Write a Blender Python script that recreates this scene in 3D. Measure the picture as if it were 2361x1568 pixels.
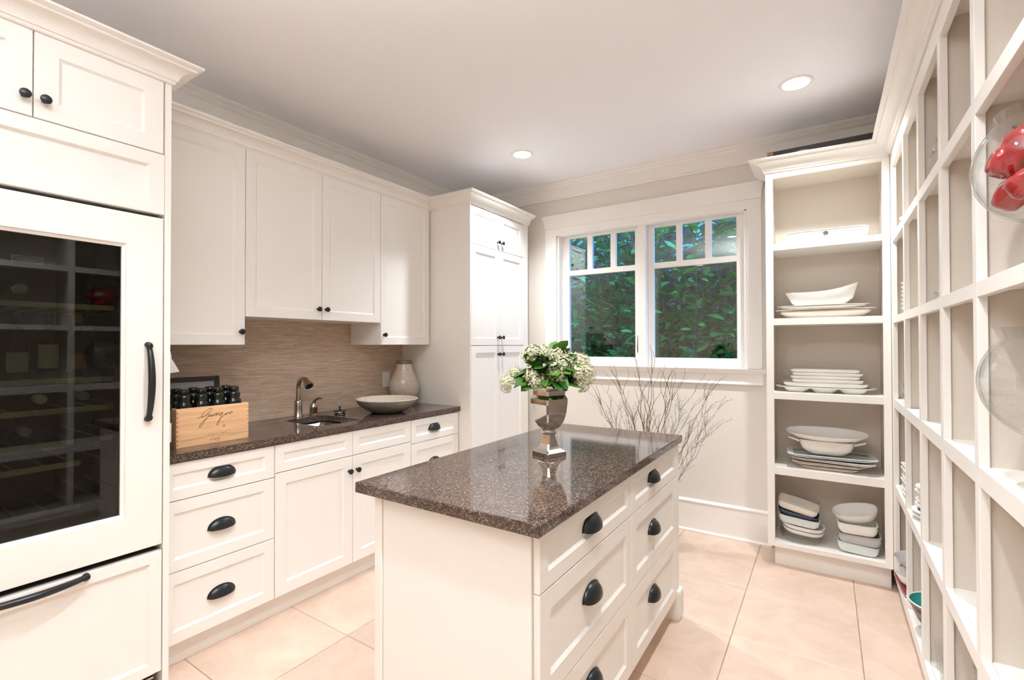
import bpy, bmesh, math, random
from mathutils import Vector, Matrix
R = math.radians
PI = math.pi
random.seed(7)
for o in list(bpy.data.objects):
    bpy.data.objects.remove(o)
SC = bpy.context.scene
COL = SC.collection

# ------------------------------------------------------------------ camera, sky, exposure
cam = bpy.data.cameras.new('camera')
cam.sensor_width = 36.0
cam.lens = 36.0 * 1102.0 / 2361.0
cam.clip_start = 0.02
camo = bpy.data.objects.new('camera', cam)
COL.objects.link(camo)
yaw, pit, rol = R(33.30), R(0.59), R(-0.10)
fw = Vector((-math.sin(yaw) * math.cos(pit), math.cos(yaw) * math.cos(pit), math.sin(pit)))
rt = Vector((math.cos(yaw), math.sin(yaw), 0))
up = rt.cross(fw)
r2 = math.cos(rol) * rt + math.sin(rol) * up
u2 = -math.sin(rol) * rt + math.cos(rol) * up
m = Matrix((r2, u2, -fw)).transposed().to_4x4()
m.translation = Vector((0, 0, 1.38))
camo.matrix_world = m
SC.camera = camo

SC.view_settings.view_transform = 'Standard'
SC.view_settings.look = 'None'
SC.view_settings.exposure = 0.10
SC.view_settings.gamma = 1.0
SC.view_settings.use_curve_mapping = False
SC.cycles.max_bounces = 16
SC.cycles.diffuse_bounces = 10
SC.cycles.transparent_max_bounces = 24

W = bpy.data.worlds.new('world')
SC.world = W
W.use_nodes = True
bg = W.node_tree.nodes['Background']
bg.inputs['Color'].default_value = (0.12, 0.42, 1.0, 1)      # clear blue dusk
bg.inputs['Strength'].default_value = 7.5

LAMP_W = {3.005: 112.0, 0.78: 84.0, -1.35: 36.0}    # watts of the ceiling downlights, by row
LAMP_COL = (0.95, 0.99, 1.0)
CEIL = 2.80
HEDGE_FILL_W = 14.0           # watts of the added, unseen light that brightens the hedge
FILL_W = 238.0           # watts of the added, unseen fill light above the camera
LAMPS = [(-0.127, 3.005, 'round recessed ceiling light at the right, nearer the open shelves'),
         (-1.88, 3.005, 'small round recessed ceiling light in front of the tall pantry'),
         (-0.16, 0.78, 'recessed ceiling light above the aisle, right of the island'),
         (-1.02, 0.78, 'recessed ceiling light above the near end of the island'),
         (-0.16, -1.35, 'recessed ceiling light behind the camera, shelf side'),
         (-1.88, -1.35, 'recessed ceiling light behind the camera, refrigerator side')]

# ------------------------------------------------------------------ materials
def nodes(name):
    mt = bpy.data.materials.new(name)
    mt.use_nodes = True
    return mt, mt.node_tree.nodes, mt.node_tree.links, mt.node_tree.nodes['Principled BSDF']

def mat(name, col, rough=0.5, metal=0.0, bump=0.0, bscale=60.0, var=0.0, vscale=8.0, spec=0.5, coat=0.0):
    mt, N, L, b = nodes(name)
    b.inputs['Base Color'].default_value = (*col, 1)
    b.inputs['Roughness'].default_value = rough
    b.inputs['Metallic'].default_value = metal
    b.inputs['Specular IOR Level'].default_value = spec
    b.inputs['Coat Weight'].default_value = coat
    tc = N.new('ShaderNodeTexCoord')
    if var > 0:
        n = N.new('ShaderNodeTexNoise'); n.inputs['Scale'].default_value = vscale; n.inputs['Detail'].default_value = 6
        L.new(tc.outputs['Object'], n.inputs['Vector'])
        r = N.new('ShaderNodeValToRGB')
        r.color_ramp.elements[0].position = 0.3; r.color_ramp.elements[1].position = 0.7
        r.color_ramp.elements[0].color = (*[c * (1 - var) for c in col], 1)
        r.color_ramp.elements[1].color = (*[min(1, c * (1 + var)) for c in col], 1)
        L.new(n.outputs['Fac'], r.inputs['Fac']); L.new(r.outputs['Color'], b.inputs['Base Color'])
    if bump > 0:
        n2 = N.new('ShaderNodeTexNoise'); n2.inputs['Scale'].default_value = bscale
        L.new(tc.outputs['Object'], n2.inputs['Vector'])
        bp = N.new('ShaderNodeBump'); bp.inputs['Strength'].default_value = bump; bp.inputs['Distance'].default_value = 0.002
        L.new(n2.outputs['Fac'], bp.inputs['Height']); L.new(bp.outputs['Normal'], b.inputs['Normal'])
    return mt

def glass(name, tint=(1, 1, 1), ior=1.5, boost=1.0, rough=0.0):
    mt, N, L, b = nodes(name)
    N.remove(b)
    out = N['Material Output']
    t = N.new('ShaderNodeBsdfTransparent'); t.inputs['Color'].default_value = (*tint, 1)
    g = N.new('ShaderNodeBsdfGlossy'); g.inputs['Roughness'].default_value = rough
    fr = N.new('ShaderNodeLayerWeight'); fr.inputs['Blend'].default_value = 0.5      # facing: 1 - |cos|
    pw = N.new('ShaderNodeMath'); pw.operation = 'POWER'; pw.inputs[1].default_value = 5.0
    f0 = ((ior - 1) / (ior + 1)) ** 2 * boost
    mu = N.new('ShaderNodeMath'); mu.operation = 'MULTIPLY_ADD'; mu.inputs[1].default_value = 1 - f0; mu.inputs[2].default_value = f0; mu.use_clamp = True
    mx = N.new('ShaderNodeMixShader')
    L.new(fr.outputs['Facing'], pw.inputs[0]); L.new(pw.outputs[0], mu.inputs[0]); L.new(mu.outputs[0], mx.inputs[0])
    L.new(t.outputs[0], mx.inputs[1]); L.new(g.outputs[0], mx.inputs[2]); L.new(mx.outputs[0], out.inputs['Surface'])
    return mt

def granite():
    mt, N, L, b = nodes('brown_granite')
    tc = N.new('ShaderNodeTexCoord')
    def ramp(src, els):
        r = N.new('ShaderNodeValToRGB')
        while len(r.color_ramp.elements) < len(els): r.color_ramp.elements.new(0.5)
        for e, (p, c) in zip(r.color_ramp.elements, els): e.position = p; e.color = (*c, 1)
        L.new(src, r.inputs['Fac']); return r.outputs['Color']
    v = N.new('ShaderNodeTexVoronoi'); v.inputs['Scale'].default_value = 260
    n = N.new('ShaderNodeTexNoise'); n.inputs['Scale'].default_value = 420; n.inputs['Detail'].default_value = 3
    n2 = N.new('ShaderNodeTexNoise'); n2.inputs['Scale'].default_value = 5; n2.inputs['Detail'].default_value = 4
    for q in (v, n, n2): L.new(tc.outputs['Object'], q.inputs['Vector'])
    sep = N.new('ShaderNodeSeparateColor'); L.new(v.outputs['Color'], sep.inputs[0])
    a = ramp(sep.outputs[0], [(0.0, (0.030, 0.021, 0.017)), (0.45, (0.066, 0.046, 0.037)), (0.8, (0.12, 0.085, 0.068)), (1.0, (0.24, 0.19, 0.16))])
    c = ramp(n.outputs['Fac'], [(0.35, (0.6, 0.6, 0.6)), (0.65, (1.4, 1.4, 1.4))])
    d = ramp(n2.outputs['Fac'], [(0.3, (0.9, 0.88, 0.88)), (0.7, (1.12, 1.04, 0.98))])
    m1 = N.new('ShaderNodeMix'); m1.data_type = 'RGBA'; m1.blend_type = 'MULTIPLY'; m1.inputs[0].default_value = 1
    L.new(a, m1.inputs[6]); L.new(c, m1.inputs[7])
    m2 = N.new('ShaderNodeMix'); m2.data_type = 'RGBA'; m2.blend_type = 'MULTIPLY'; m2.inputs[0].default_value = 1
    L.new(m1.outputs[2], m2.inputs[6]); L.new(d, m2.inputs[7])
    L.new(m2.outputs[2], b.inputs['Base Color'])
    b.inputs['Roughness'].default_value = 0.07
    b.inputs['Specular IOR Level'].default_value = 0.45
    return mt

def travertine():
    mt, N, L, b = nodes('travertine_tile')
    tc = N.new('ShaderNodeTexCoord'); oi = N.new('ShaderNodeObjectInfo')
    ad = N.new('ShaderNodeVectorMath'); ad.operation = 'MULTIPLY_ADD'
    L.new(oi.outputs['Random'], ad.inputs[0]); ad.inputs[1].default_value = (31, 17, 9); L.new(tc.outputs['Object'], ad.inputs[2])
    n = N.new('ShaderNodeTexNoise'); n.inputs['Scale'].default_value = 4.5; n.inputs['Detail'].default_value = 9; n.inputs['Roughness'].default_value = 0.68; n.inputs['Distortion'].default_value = 0.7
    L.new(ad.outputs[0], n.inputs['Vector'])
    r = N.new('ShaderNodeValToRGB')
    for e, (p, c) in zip(r.color_ramp.elements, [(0.28, (0.60, 0.445, 0.35)), (0.68, (0.75, 0.585, 0.475))]): e.position = p; e.color = (*c, 1)
    L.new(n.outputs['Fac'], r.inputs['Fac'])
    L.new(r.outputs['Color'], b.inputs['Base Color'])
    b.inputs['Roughness'].default_value = 0.38
    bp = N.new('ShaderNodeBump'); bp.inputs['Strength'].default_value = 0.15; bp.inputs['Distance'].default_value = 0.002
    L.new(n.outputs['Fac'], bp.inputs['Height']); L.new(bp.outputs['Normal'], b.inputs['Normal'])
    return mt

def mosaic():
    # thin stacked stone strips on the x-plane wall: strips along y, courses in z
    mt, N, L, b = nodes('stone_strip_mosaic')
    tc = N.new('ShaderNodeTexCoord'); mp = N.new('ShaderNodeMapping')
    mp.inputs['Rotation'].default_value = (0, 0, 0)
    sx = N.new('ShaderNodeSeparateXYZ'); cx = N.new('ShaderNodeCombineXYZ')
    L.new(tc.outputs['Object'], sx.inputs[0]); L.new(sx.outputs['Y'], cx.inputs['X']); L.new(sx.outputs['Z'], cx.inputs['Y'])
    br = N.new('ShaderNodeTexBrick')
    br.inputs['Color1'].default_value = (0.49, 0.37, 0.275, 1); br.inputs['Color2'].default_value = (0.66, 0.525, 0.41, 1)
    br.inputs['Mortar'].default_value = (0.42, 0.33, 0.255, 1)
    br.inputs['Scale'].default_value = 1.0; br.inputs['Mortar Size'].default_value = 0.0009; br.inputs['Mortar Smooth'].default_value = 0.2
    br.inputs['Brick Width'].default_value = 0.11; br.inputs['Row Height'].default_value = 0.0075; br.offset = 0.37; br.squash = 0.7; br.squash_frequency = 3
    L.new(cx.outputs[0], br.inputs['Vector'])
    n = N.new('ShaderNodeTexNoise'); n.inputs['Scale'].default_value = 1; n.inputs['Detail'].default_value = 5
    mp2 = N.new('ShaderNodeVectorMath'); mp2.operation = 'MULTIPLY'; mp2.inputs[1].default_value = (9, 130, 1)
    L.new(cx.outputs[0], mp2.inputs[0]); L.new(mp2.outputs[0], n.inputs['Vector'])
    rr = N.new('ShaderNodeValToRGB'); rr.color_ramp.elements[0].position = 0.3; rr.color_ramp.elements[1].position = 0.7
    rr.color_ramp.elements[0].color = (0.86, 0.83, 0.80, 1); rr.color_ramp.elements[1].color = (1.14, 1.10, 1.06, 1)
    L.new(n.outputs['Fac'], rr.inputs['Fac'])
    mx = N.new('ShaderNodeMix'); mx.data_type = 'RGBA'; mx.blend_type = 'MULTIPLY'; mx.inputs[0].default_value = 1
    L.new(br.outputs['Color'], mx.inputs[6]); L.new(rr.outputs['Color'], mx.inputs[7])
    L.new(mx.outputs[2], b.inputs['Base Color']); b.inputs['Roughness'].default_value = 0.55
    bp = N.new('ShaderNodeBump'); bp.inputs['Strength'].default_value = 0.5; bp.inputs['Distance'].default_value = 0.002; bp.invert = True
    L.new(br.outputs['Fac'], bp.inputs['Height']); L.new(bp.outputs['Normal'], b.inputs['Normal'])
    return mt

def wood(name, c1, c2, axis=(2.0, 2.0, 40.0), rough=0.5):
    mt, N, L, b = nodes(name)
    tc = N.new('ShaderNodeTexCoord'); vm = N.new('ShaderNodeVectorMath'); vm.operation = 'MULTIPLY'; vm.inputs[1].default_value = axis
    L.new(tc.outputs['Object'], vm.inputs[0])
    n = N.new('ShaderNodeTexNoise'); n.inputs['Scale'].default_value = 2.0; n.inputs['Detail'].default_value = 7; n.inputs['Distortion'].default_value = 0.6
    L.new(vm.outputs[0], n.inputs['Vector'])
    r = N.new('ShaderNodeValToRGB'); r.color_ramp.elements[0].position = 0.3; r.color_ramp.elements[1].position = 0.7
    r.color_ramp.elements[0].color = (*c1, 1); r.color_ramp.elements[1].color = (*c2, 1)
    L.new(n.outputs['Fac'], r.inputs['Fac']); L.new(r.outputs['Color'], b.inputs['Base Color'])
    b.inputs['Roughness'].default_value = rough
    return mt

def emis(name, col, s):
    mt, N, L, b = nodes(name)
    b.inputs['Base Color'].default_value = (*col, 1)
    b.inputs['Emission Color'].default_value = (*col, 1)
    b.inputs['Emission Strength'].default_value = s
    return mt

def leafmat(name, c1, c2, rough=0.25):
    mt, N, L, b = nodes(name)
    oi = N.new('ShaderNodeObjectInfo'); ge = N.new('ShaderNodeNewGeometry')
    ad = N.new('ShaderNodeMath'); ad.operation = 'ADD'; L.new(oi.outputs['Random'], ad.inputs[0]); L.new(ge.outputs['Random Per Island'], ad.inputs[1])
    fr = N.new('ShaderNodeMath'); fr.operation = 'FRACT'; L.new(ad.outputs[0], fr.inputs[0])
    r = N.new('ShaderNodeValToRGB'); r.color_ramp.elements[0].color = (*c1, 1); r.color_ramp.elements[1].color = (*c2, 1)
    L.new(fr.outputs[0], r.inputs['Fac']); L.new(r.outputs['Color'], b.inputs['Base Color'])
    b.inputs['Roughness'].default_value = rough
    b.inputs['Specular IOR Level'].default_value = 0.6
    return mt

M = {}
M['white'] = mat('cream_white_paint', (0.85, 0.825, 0.785), 0.38, spec=0.35)
M['trim'] = mat('white_trim_paint', (0.86, 0.835, 0.80), 0.4, spec=0.35)
M['wall'] = mat('greige_wall_paint', (0.73, 0.69, 0.635), 0.6, bump=0.05, bscale=300)
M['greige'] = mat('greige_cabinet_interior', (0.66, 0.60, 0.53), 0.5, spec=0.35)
M['ceil'] = mat('ceiling_paint', (0.885, 0.885, 0.92), 0.8, bump=0.05, bscale=200)
M['granite'] = granite()
M['tile'] = travertine()
M['grout'] = mat('grout', (0.30, 0.23, 0.18), 0.9)
M['mosaic'] = mosaic()
M['black'] = mat('oil_rubbed_black_metal', (0.012, 0.015, 0.017), 0.32, 0.3, spec=0.6)
M['dark'] = mat('dark_interior', (0.02, 0.02, 0.02), 0.7)
M['blackframe'] = mat('black_wood_frame', (0.018, 0.012, 0.009), 0.35)
M['steel'] = mat('brushed_steel', (0.55, 0.53, 0.50), 0.28, 1.0)
M['nickel'] = mat('brushed_nickel', (0.42, 0.37, 0.31), 0.22, 1.0)
M['chrome'] = mat('chrome', (0.75, 0.74, 0.72), 0.08, 1.0)
M['silver'] = mat('silvered_glass', (0.62, 0.60, 0.57), 0.07, 1.0, bump=0.06, bscale=25)
M['glass'] = glass('clear_glass', (0.982, 0.986, 0.984), 1.5, 1.3)
M['pane'] = glass('window_pane_glass', (0.90, 0.95, 0.94), 1.5, 2.0)
M['fridgeglass'] = glass('tinted_fridge_glass', (0.40, 0.42, 0.38), 1.5, 1.1)
M['china'] = mat('white_glazed_china', (0.86, 0.85, 0.82), 0.14, spec=0.5)
M['cream_china'] = mat('cream_glazed_china', (0.80, 0.75, 0.68), 0.2)
M['blue_china'] = mat('pale_blue_glazed_ceramic', (0.72, 0.77, 0.77), 0.18)
M['grey_china'] = mat('grey_glazed_ceramic', (0.50, 0.49, 0.48), 0.2)
M['navy'] = mat('dark_blue_glaze', (0.05, 0.07, 0.10), 0.2)
M['teal'] = mat('teal_glaze', (0.05, 0.40, 0.40), 0.12)
M['floral'] = mat('dark_floral_glaze', (0.16, 0.12, 0.11), 0.2, var=0.9, vscale=40)
M['crate'] = wood('pine_crate_wood', (0.70, 0.40, 0.20), (0.84, 0.55, 0.32), (3.0, 1.6, 26.0), 0.6)
M['ink'] = mat('burnt_brown_print', (0.055, 0.025, 0.008), 0.7)
M['redspot'] = mat('red_brown_knot', (0.55, 0.16, 0.07), 0.7)
M['bottle'] = mat('black_green_bottle_glass', (0.006, 0.007, 0.005), 0.04, spec=0.45)
M['greenbottle'] = mat('green_bottle_glass', (0.005, 0.03, 0.012), 0.06, spec=0.7)
M['paper'] = mat('white_paper', (0.82, 0.81, 0.78), 0.8)
M['greypaper'] = mat('grey_print_paper', (0.36, 0.36, 0.37), 0.35)
M['labelpaper'] = mat('aged_label_paper', (0.52, 0.47, 0.36), 0.8)
M['stone'] = mat('speckled_stone_glaze', (0.50, 0.43, 0.355), 0.2, var=0.35, vscale=180)
M['stonegrey'] = mat('grey_stone_glaze', (0.215, 0.195, 0.17), 0.22, var=0.3, vscale=140)
M['stonerim'] = mat('brown_stone_rim', (0.16, 0.12, 0.09), 0.5, var=0.3, vscale=140)
M['plastic'] = mat('white_plastic', (0.78, 0.74, 0.68), 0.4)
M['bark'] = mat('red_brown_bark', (0.16, 0.075, 0.035), 0.7)
M['silverbark'] = mat('silver_glitter_bark', (0.36, 0.35, 0.34), 0.25, 0.3, var=0.4, vscale=120)
M['flower'] = mat('cream_hydrangea_petal', (0.60, 0.58, 0.40), 0.65, var=0.22, vscale=70)
M['leaf'] = leafmat('bouquet_leaf', (0.018, 0.085, 0.006), (0.075, 0.23, 0.015), 0.5)
M['laurel'] = leafmat('laurel_leaf', (0.015, 0.13, 0.02), (0.08, 0.42, 0.07), 0.10)
M['stem'] = mat('green_stem', (0.07, 0.13, 0.03), 0.6)
M['laurelstem'] = mat('laurel_stem', (0.10, 0.085, 0.05), 0.7)
M['fence'] = wood('dark_fence_wood', (0.045, 0.034, 0.026), (0.095, 0.075, 0.06), (14, 14, 1.2), 0.8)
M['earth'] = mat('dark_earth', (0.05, 0.04, 0.032), 0.95, var=0.3, vscale=6)
M['rack'] = wood('pale_rack_wood', (0.46, 0.42, 0.28), (0.60, 0.55, 0.38), (2, 30, 30), 0.5)
M['red'] = mat('glossy_red_skin', (0.38, 0.006, 0.010), 0.1, coat=0.6)
M['redstem'] = mat('dry_brown_stem', (0.12, 0.08, 0.03), 0.7)
M['lens'] = emis('lamp_lens', (1.0, 0.95, 0.86), 9.0)
M['box_red'] = mat('dark_red_board', (0.22, 0.03, 0.03), 0.5)
M['oak'] = mat('brown_wood_end', (0.40, 0.24, 0.12), 0.6, var=0.2, vscale=20)

# ------------------------------------------------------------------ mesh helpers
class MB:
    def __init__(self): self.v = []; self.f = []
    def add(self, vs, fs):
        n = len(self.v); self.v += [tuple(p) for p in vs]; self.f += [tuple(i + n for i in f) for f in fs]; return self
    def box(self, x0, x1, y0, y1, z0, z1):
        return self.add([(x0, y0, z0), (x1, y0, z0), (x1, y1, z0), (x0, y1, z0), (x0, y0, z1), (x1, y0, z1), (x1, y1, z1), (x0, y1, z1)],
                        [(0, 3, 2, 1), (4, 5, 6, 7), (0, 1, 5, 4), (1, 2, 6, 5), (2, 3, 7, 6), (3, 0, 4, 7)])
    def loft(self, rings, cap0=True, cap1=True, closed=True):
        vs = []; fs = []; n = len(rings[0])
        for r in rings: vs += r
        for i in range(len(rings) - 1):
            for j in range(n if closed else n - 1):
                k = (j + 1) % n
                fs.append((i * n + j, i * n + k, (i + 1) * n + k, (i + 1) * n + j))
        if cap0: fs.append(tuple(range(n - 1, -1, -1)))
        if cap1: fs.append(tuple((len(rings) - 1) * n + j for j in range(n)))
        return self.add(vs, fs)
    def lathe(self, prof, seg=32, T=None, cap0=True, cap1=True):
        rings = []
        for r, z in prof:
            ring = [Vector((max(r, 1e-5) * math.cos(2 * PI * k / seg), max(r, 1e-5) * math.sin(2 * PI * k / seg), z)) for k in range(seg)]
            if T is not None: ring = [T @ p for p in ring]
            rings.append(ring)
        return self.loft(rings, cap0, cap1)
    def tube(self, pts, rad, seg=8, flat=None):
        pts = [Vector(p) for p in pts]; n = len(pts)
        if not hasattr(rad, '__len__'): rad = [rad] * n
        ref = Vector((0.13, 0.21, 0.97)); rings = []
        prev = None
        for i in range(n):
            t = (pts[min(i + 1, n - 1)] - pts[max(i - 1, 0)]).normalized()
            if prev is None:
                a = ref.cross(t)
                if a.length < 0.1: a = Vector((1, 0, 0)).cross(t)
            else: a = prev - t * prev.dot(t)
            a.normalize(); prev = a; b = t.cross(a)
            r = rad[i]; rb = r if flat is None else r * flat
            rings.append([pts[i] + a * math.cos(2 * PI * k / seg) * r + b * math.sin(2 * PI * k / seg) * rb for k in range(seg)])
        return self.loft(rings)
    def build(self, name, mt, parent=None, bevel=0.0, smooth=None, segs=2):
        me = bpy.data.meshes.new(name)
        me.from_pydata(self.v, [], self.f); me.update()
        bm = bmesh.new(); bm.from_mesh(me)
        bmesh.ops.recalc_face_normals(bm, faces=bm.faces); bm.to_mesh(me); bm.free()
        me.materials.append(mt)
        if smooth is not None:
            for p in me.polygons: p.use_smooth = True
            try: me.set_sharp_from_angle(angle=R(smooth))
            except Exception: pass
        o = bpy.data.objects.new(name, me); COL.objects.link(o)
        if parent is not None: o.parent = parent
        if bevel > 0:
            md = o.modifiers.new('bevel', 'BEVEL'); md.width = bevel; md.segments = segs; md.limit_method = 'ANGLE'; md.angle_limit = R(50)
        return o

def tag(o, label=None, cat=None, group=None, kind=None):
    if label: o['label'] = label
    if cat: o['category'] = cat
    if group: o['group'] = group
    if kind: o['kind'] = kind
    return o
def empty(name, loc=(0, 0, 0), rz=0.0, label=None, cat=None, group=None, kind=None):
    o = bpy.data.objects.new(name, None); COL.objects.link(o); o.empty_display_size = 0.05
    o.location = loc; o.rotation_euler = (0, 0, rz)
    return tag(o, label, cat, group, kind)
def dup(o, loc, rz=None, rot=None, scale=None, label=None, group=None):
    c = o.copy(); COL.objects.link(c); c.location = loc
    if rz is not None: c.rotation_euler = (0, 0, rz)
    if rot is not None: c.rotation_euler = rot
    if scale is not None: c.scale = (scale,) * 3 if not hasattr(scale, '__len__') else scale
    if label: c['label'] = label
    if group: c['group'] = group
    for ch in list(o.children):
        d = ch.copy(); COL.objects.link(d); d.parent = c
        for g in list(ch.children):
            e = g.copy(); COL.objects.link(e); e.parent = d
    return c
def BX(name, mt, parent, b, bevel=0.0015):
    return MB().box(*b).build(name, mt, parent, bevel)

AX = Matrix(((0, 0, 1), (1, 0, 0), (0, 1, 0))).to_4x4()      # lathe axis z -> +x
def TX(x, y, z): return Matrix.Translation((x, y, z)) @ AX

def sup(rx, ry, z, n=2.0, N=40, cx=0, cy=0):
    r = []
    for k in range(N):
        a = 2 * PI * (k + 0.5) / N; c, s = math.cos(a), math.sin(a)
        r.append(Vector((cx + rx * math.copysign(abs(c) ** (2 / n), c), cy + ry * math.copysign(abs(s) ** (2 / n), s), z)))
    return r

def shaker(name, parent, xf, y0, y1, z0, z1, fw=0.055, th=0.02, rec=0.009, mt=None):
    """framed panel facing +x: flat frame, sloped inner bead, recessed centre"""
    def ring(d, w): return [Vector((xf + w, y0 + d, z0 + d)), Vector((xf + w, y1 - d, z0 + d)), Vector((xf + w, y1 - d, z1 - d)), Vector((xf + w, y0 + d, z1 - d))]
    rings = [ring(0, -th), ring(0, -0.0015), ring(0.0015, 0), ring(fw, 0), ring(fw + 0.002, -0.0025), ring(fw + 0.0085, -rec + 0.0005), ring(fw + 0.0105, -rec)]
    return MB().loft(rings).build(name, mt or M['white'], parent)

def cup_pull(parent, x, y, z, a=0.058, b=0.026, c=0.041, name='cup_pull'):
    vs = []; nt, npz = 22, 9; mb = MB(); rings = []
    for s in (1.0, 0.93):
        for i in range(npz + 1):
            ph = PI / 2 * i / npz
            ring = []
            for k in range(nt + 1):
                t = PI * k / nt
                ring.append(Vector((x + s * b * math.sin(t) ** 0.8 * math.sin(ph), y - s * a * math.cos(t), z + s * c * math.sin(t) ** 0.9 * math.cos(ph) - (0.006 * math.sin(t) * math.sin(ph)))))
            rings.append(ring)
    A = rings[:npz + 1]; B = rings[npz + 1:][::-1]
    mb.loft(A + B, False, False, closed=False)
    # back flange
    fl = [Vector((x + 0.0005, y - (a + 0.003) * math.cos(PI * k / 24), z - 0.001 + (c + 0.004) * math.sin(PI * k / 24) ** 0.9)) for k in range(25)]
    fl2 = [p + Vector((0.0025, 0, 0)) for p in fl]
    mb.loft([fl, fl2])
    return mb.build(name, M['black'], parent, smooth=40)

def knob(parent, x, y, z):
    return MB().lathe([(0.0085, 0), (0.0085, 0.002), (0.006, 0.005), (0.006, 0.012), (0.013, 0.017), (0.0155, 0.021), (0.0145, 0.026), (0.009, 0.029), (0.0, 0.0298)], 20, TX(x, y, z)).build('knob', M['black'], parent, smooth=40)

def bow_handle(parent, x, y, z, L, vert=True, out=0.042):
    pts = []; rad = []
    n = 28
    for i in range(n + 1):
        t = i / n; s = (t - 0.5) * L
        e = min(t, 1 - t)
        w = 0.016 + (out - 0.016) * (math.sin(PI * min(1, max(0, (t - 0.06) / 0.88))) ** 0.75 if 0.06 < t < 0.94 else 0)
        pts.append((x + w, y, z + s) if vert else (x + w, y + s, z))
        rad.append(0.0085 + 0.004 * math.sin(PI * t) if e > 0.07 else (0.0135 if e > 0.015 else 0.009))
    mb = MB().tube(pts, rad, 12)
    for s in (-0.5, 0.5):
        p = (x, y, z + s * L * 0.96) if vert else (x, y + s * L * 0.96, z)
        mb.lathe([(0.011, 0), (0.011, 0.004), (0.0075, 0.007), (0.0095, 0.016)], 14, TX(*p))
    return mb.build('handle', M['black'], parent, smooth=50)

def sweep(path, prof, z0, side=1):
    """profile (out, up) swept along an xy path with mitred corners; out is to the right of travel"""
    P = [Vector((p[0], p[1])) for p in path]
    zz = z0 if hasattr(z0, '__len__') else [z0] * len(P)
    rings = []
    for i, p in enumerate(P):
        ns = []
        if i > 0: d = (P[i] - P[i - 1]).normalized(); ns.append(Vector((d.y, -d.x)) * side)
        if i < len(P) - 1: d = (P[i + 1] - P[i]).normalized(); ns.append(Vector((d.y, -d.x)) * side)
        if len(ns) == 2: nn = (ns[0] + ns[1]) / (1 + ns[0].dot(ns[1]))
        else: nn = ns[0]
        rings.append([Vector((p.x + nn.x * o, p.y + nn.y * o, zz[i] + u)) for o, u in prof])
    return MB().loft(rings)

CROWN = [(-0.018, 0.0), (0.006, 0.0), (0.010, 0.004), (0.010, 0.012), (0.016, 0.014), (0.018, 0.020)] + \
        [(0.020 + 0.044 * (1 - math.cos(t)), 0.020 + 0.036 * math.sin(t)) for t in [PI / 2 * k / 6 for k in range(1, 7)]] + \
        [(0.066, 0.0585), (0.066, 0.064), (0.074, 0.066), (0.080, 0.069), (0.085, 0.071), (0.085, 0.079), (-0.018, 0.079)]

# ------------------------------------------------------------------ the room
XW, YW = -2.92, 3.72           # left wall, window wall
XR, YF = 0.66, -2.6            # wall behind the shelving, wall behind the camera
fl = BX('floor', M['grout'], None, (XW - 0.1, XR + 0.1, YF - 0.1, YW + 0.12, -0.06, -0.0035), 0)
tag(fl, 'pale travertine tile floor with thin grey joints', kind='structure')
def tile_mesh():
    s = 0.2529; b = 0.0022
    def ring(d, z): return [Vector((-s + d, -s + d, z)), Vector((s - d, -s + d, z)), Vector((s - d, s - d, z)), Vector((-s + d, s - d, z))]
    return MB().loft([ring(0, -0.008), ring(0, -b), ring(b, 0)])
tl = None
for ix in range(-5, 3):
    for iy in range(-11, 3):
        cx = -0.385 + 0.5087 * (ix + 0.5); cy = 2.988 + 0.5022 * (iy + 0.5)
        if not (XW - 0.2 < cx < XR + 0.15 and YF - 0.2 < cy < YW + 0.05): continue
        if tl is None:
            tl = tile_mesh().build('tile', M['tile'], fl); o = tl
        else:
            o = tl.copy(); COL.objects.link(o)
        o.location = (cx, cy, random.uniform(-0.0006, 0.0002)); o.scale = (1.0, 0.988, 1)
        o.rotation_euler = (0, 0, random.choice((0, PI)))

cl = BX('ceiling', M['ceil'], None, (XW - 0.1, XR + 0.1, YF - 0.1, YW + 0.12, CEIL, CEIL + 0.1), 0); tag(cl, 'pale lilac grey plastered ceiling', kind='structure')
wl = BX('wall_left', M['wall'], None, (XW - 0.1, XW, YF - 0.1, YW, 0, CEIL), 0); tag(wl, 'greige left wall behind the cabinets', kind='structure')
bs = BX('backsplash', M['mosaic'], wl, (XW, XW + 0.012, 0.86, 2.785, 0.92, 1.62), 0); tag(bs, 'beige stone strip mosaic backsplash')
wr = BX('wall_right', M['wall'], None, (XR, XR + 0.1, YF - 0.1, YW, 0, CEIL), 0); tag(wr, 'wall behind the built-in shelving', kind='structure')
wf = BX('wall_front', M['wall'], None, (XW, XR, YF - 0.1, YF, 0, CEIL), 0); tag(wf, 'plain wall behind the camera', kind='structure')
WX0, WX1, WZ0, WZ1 = -1.965, -0.46, 1.205, 2.345       # window opening
mb = MB()
mb.box(XW, WX0, YW, YW + 0.12, 0, CEIL); mb.box(WX1, XR + 0.1, YW, YW + 0.12, 0, CEIL)
mb.box(WX0, WX1, YW, YW + 0.12, 0, WZ0); mb.box(WX0, WX1, YW, YW + 0.12, WZ1, CEIL)
wb = mb.build('wall_back', M['wall']); tag(wb, 'greige wall with the double window', kind='structure')

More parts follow.
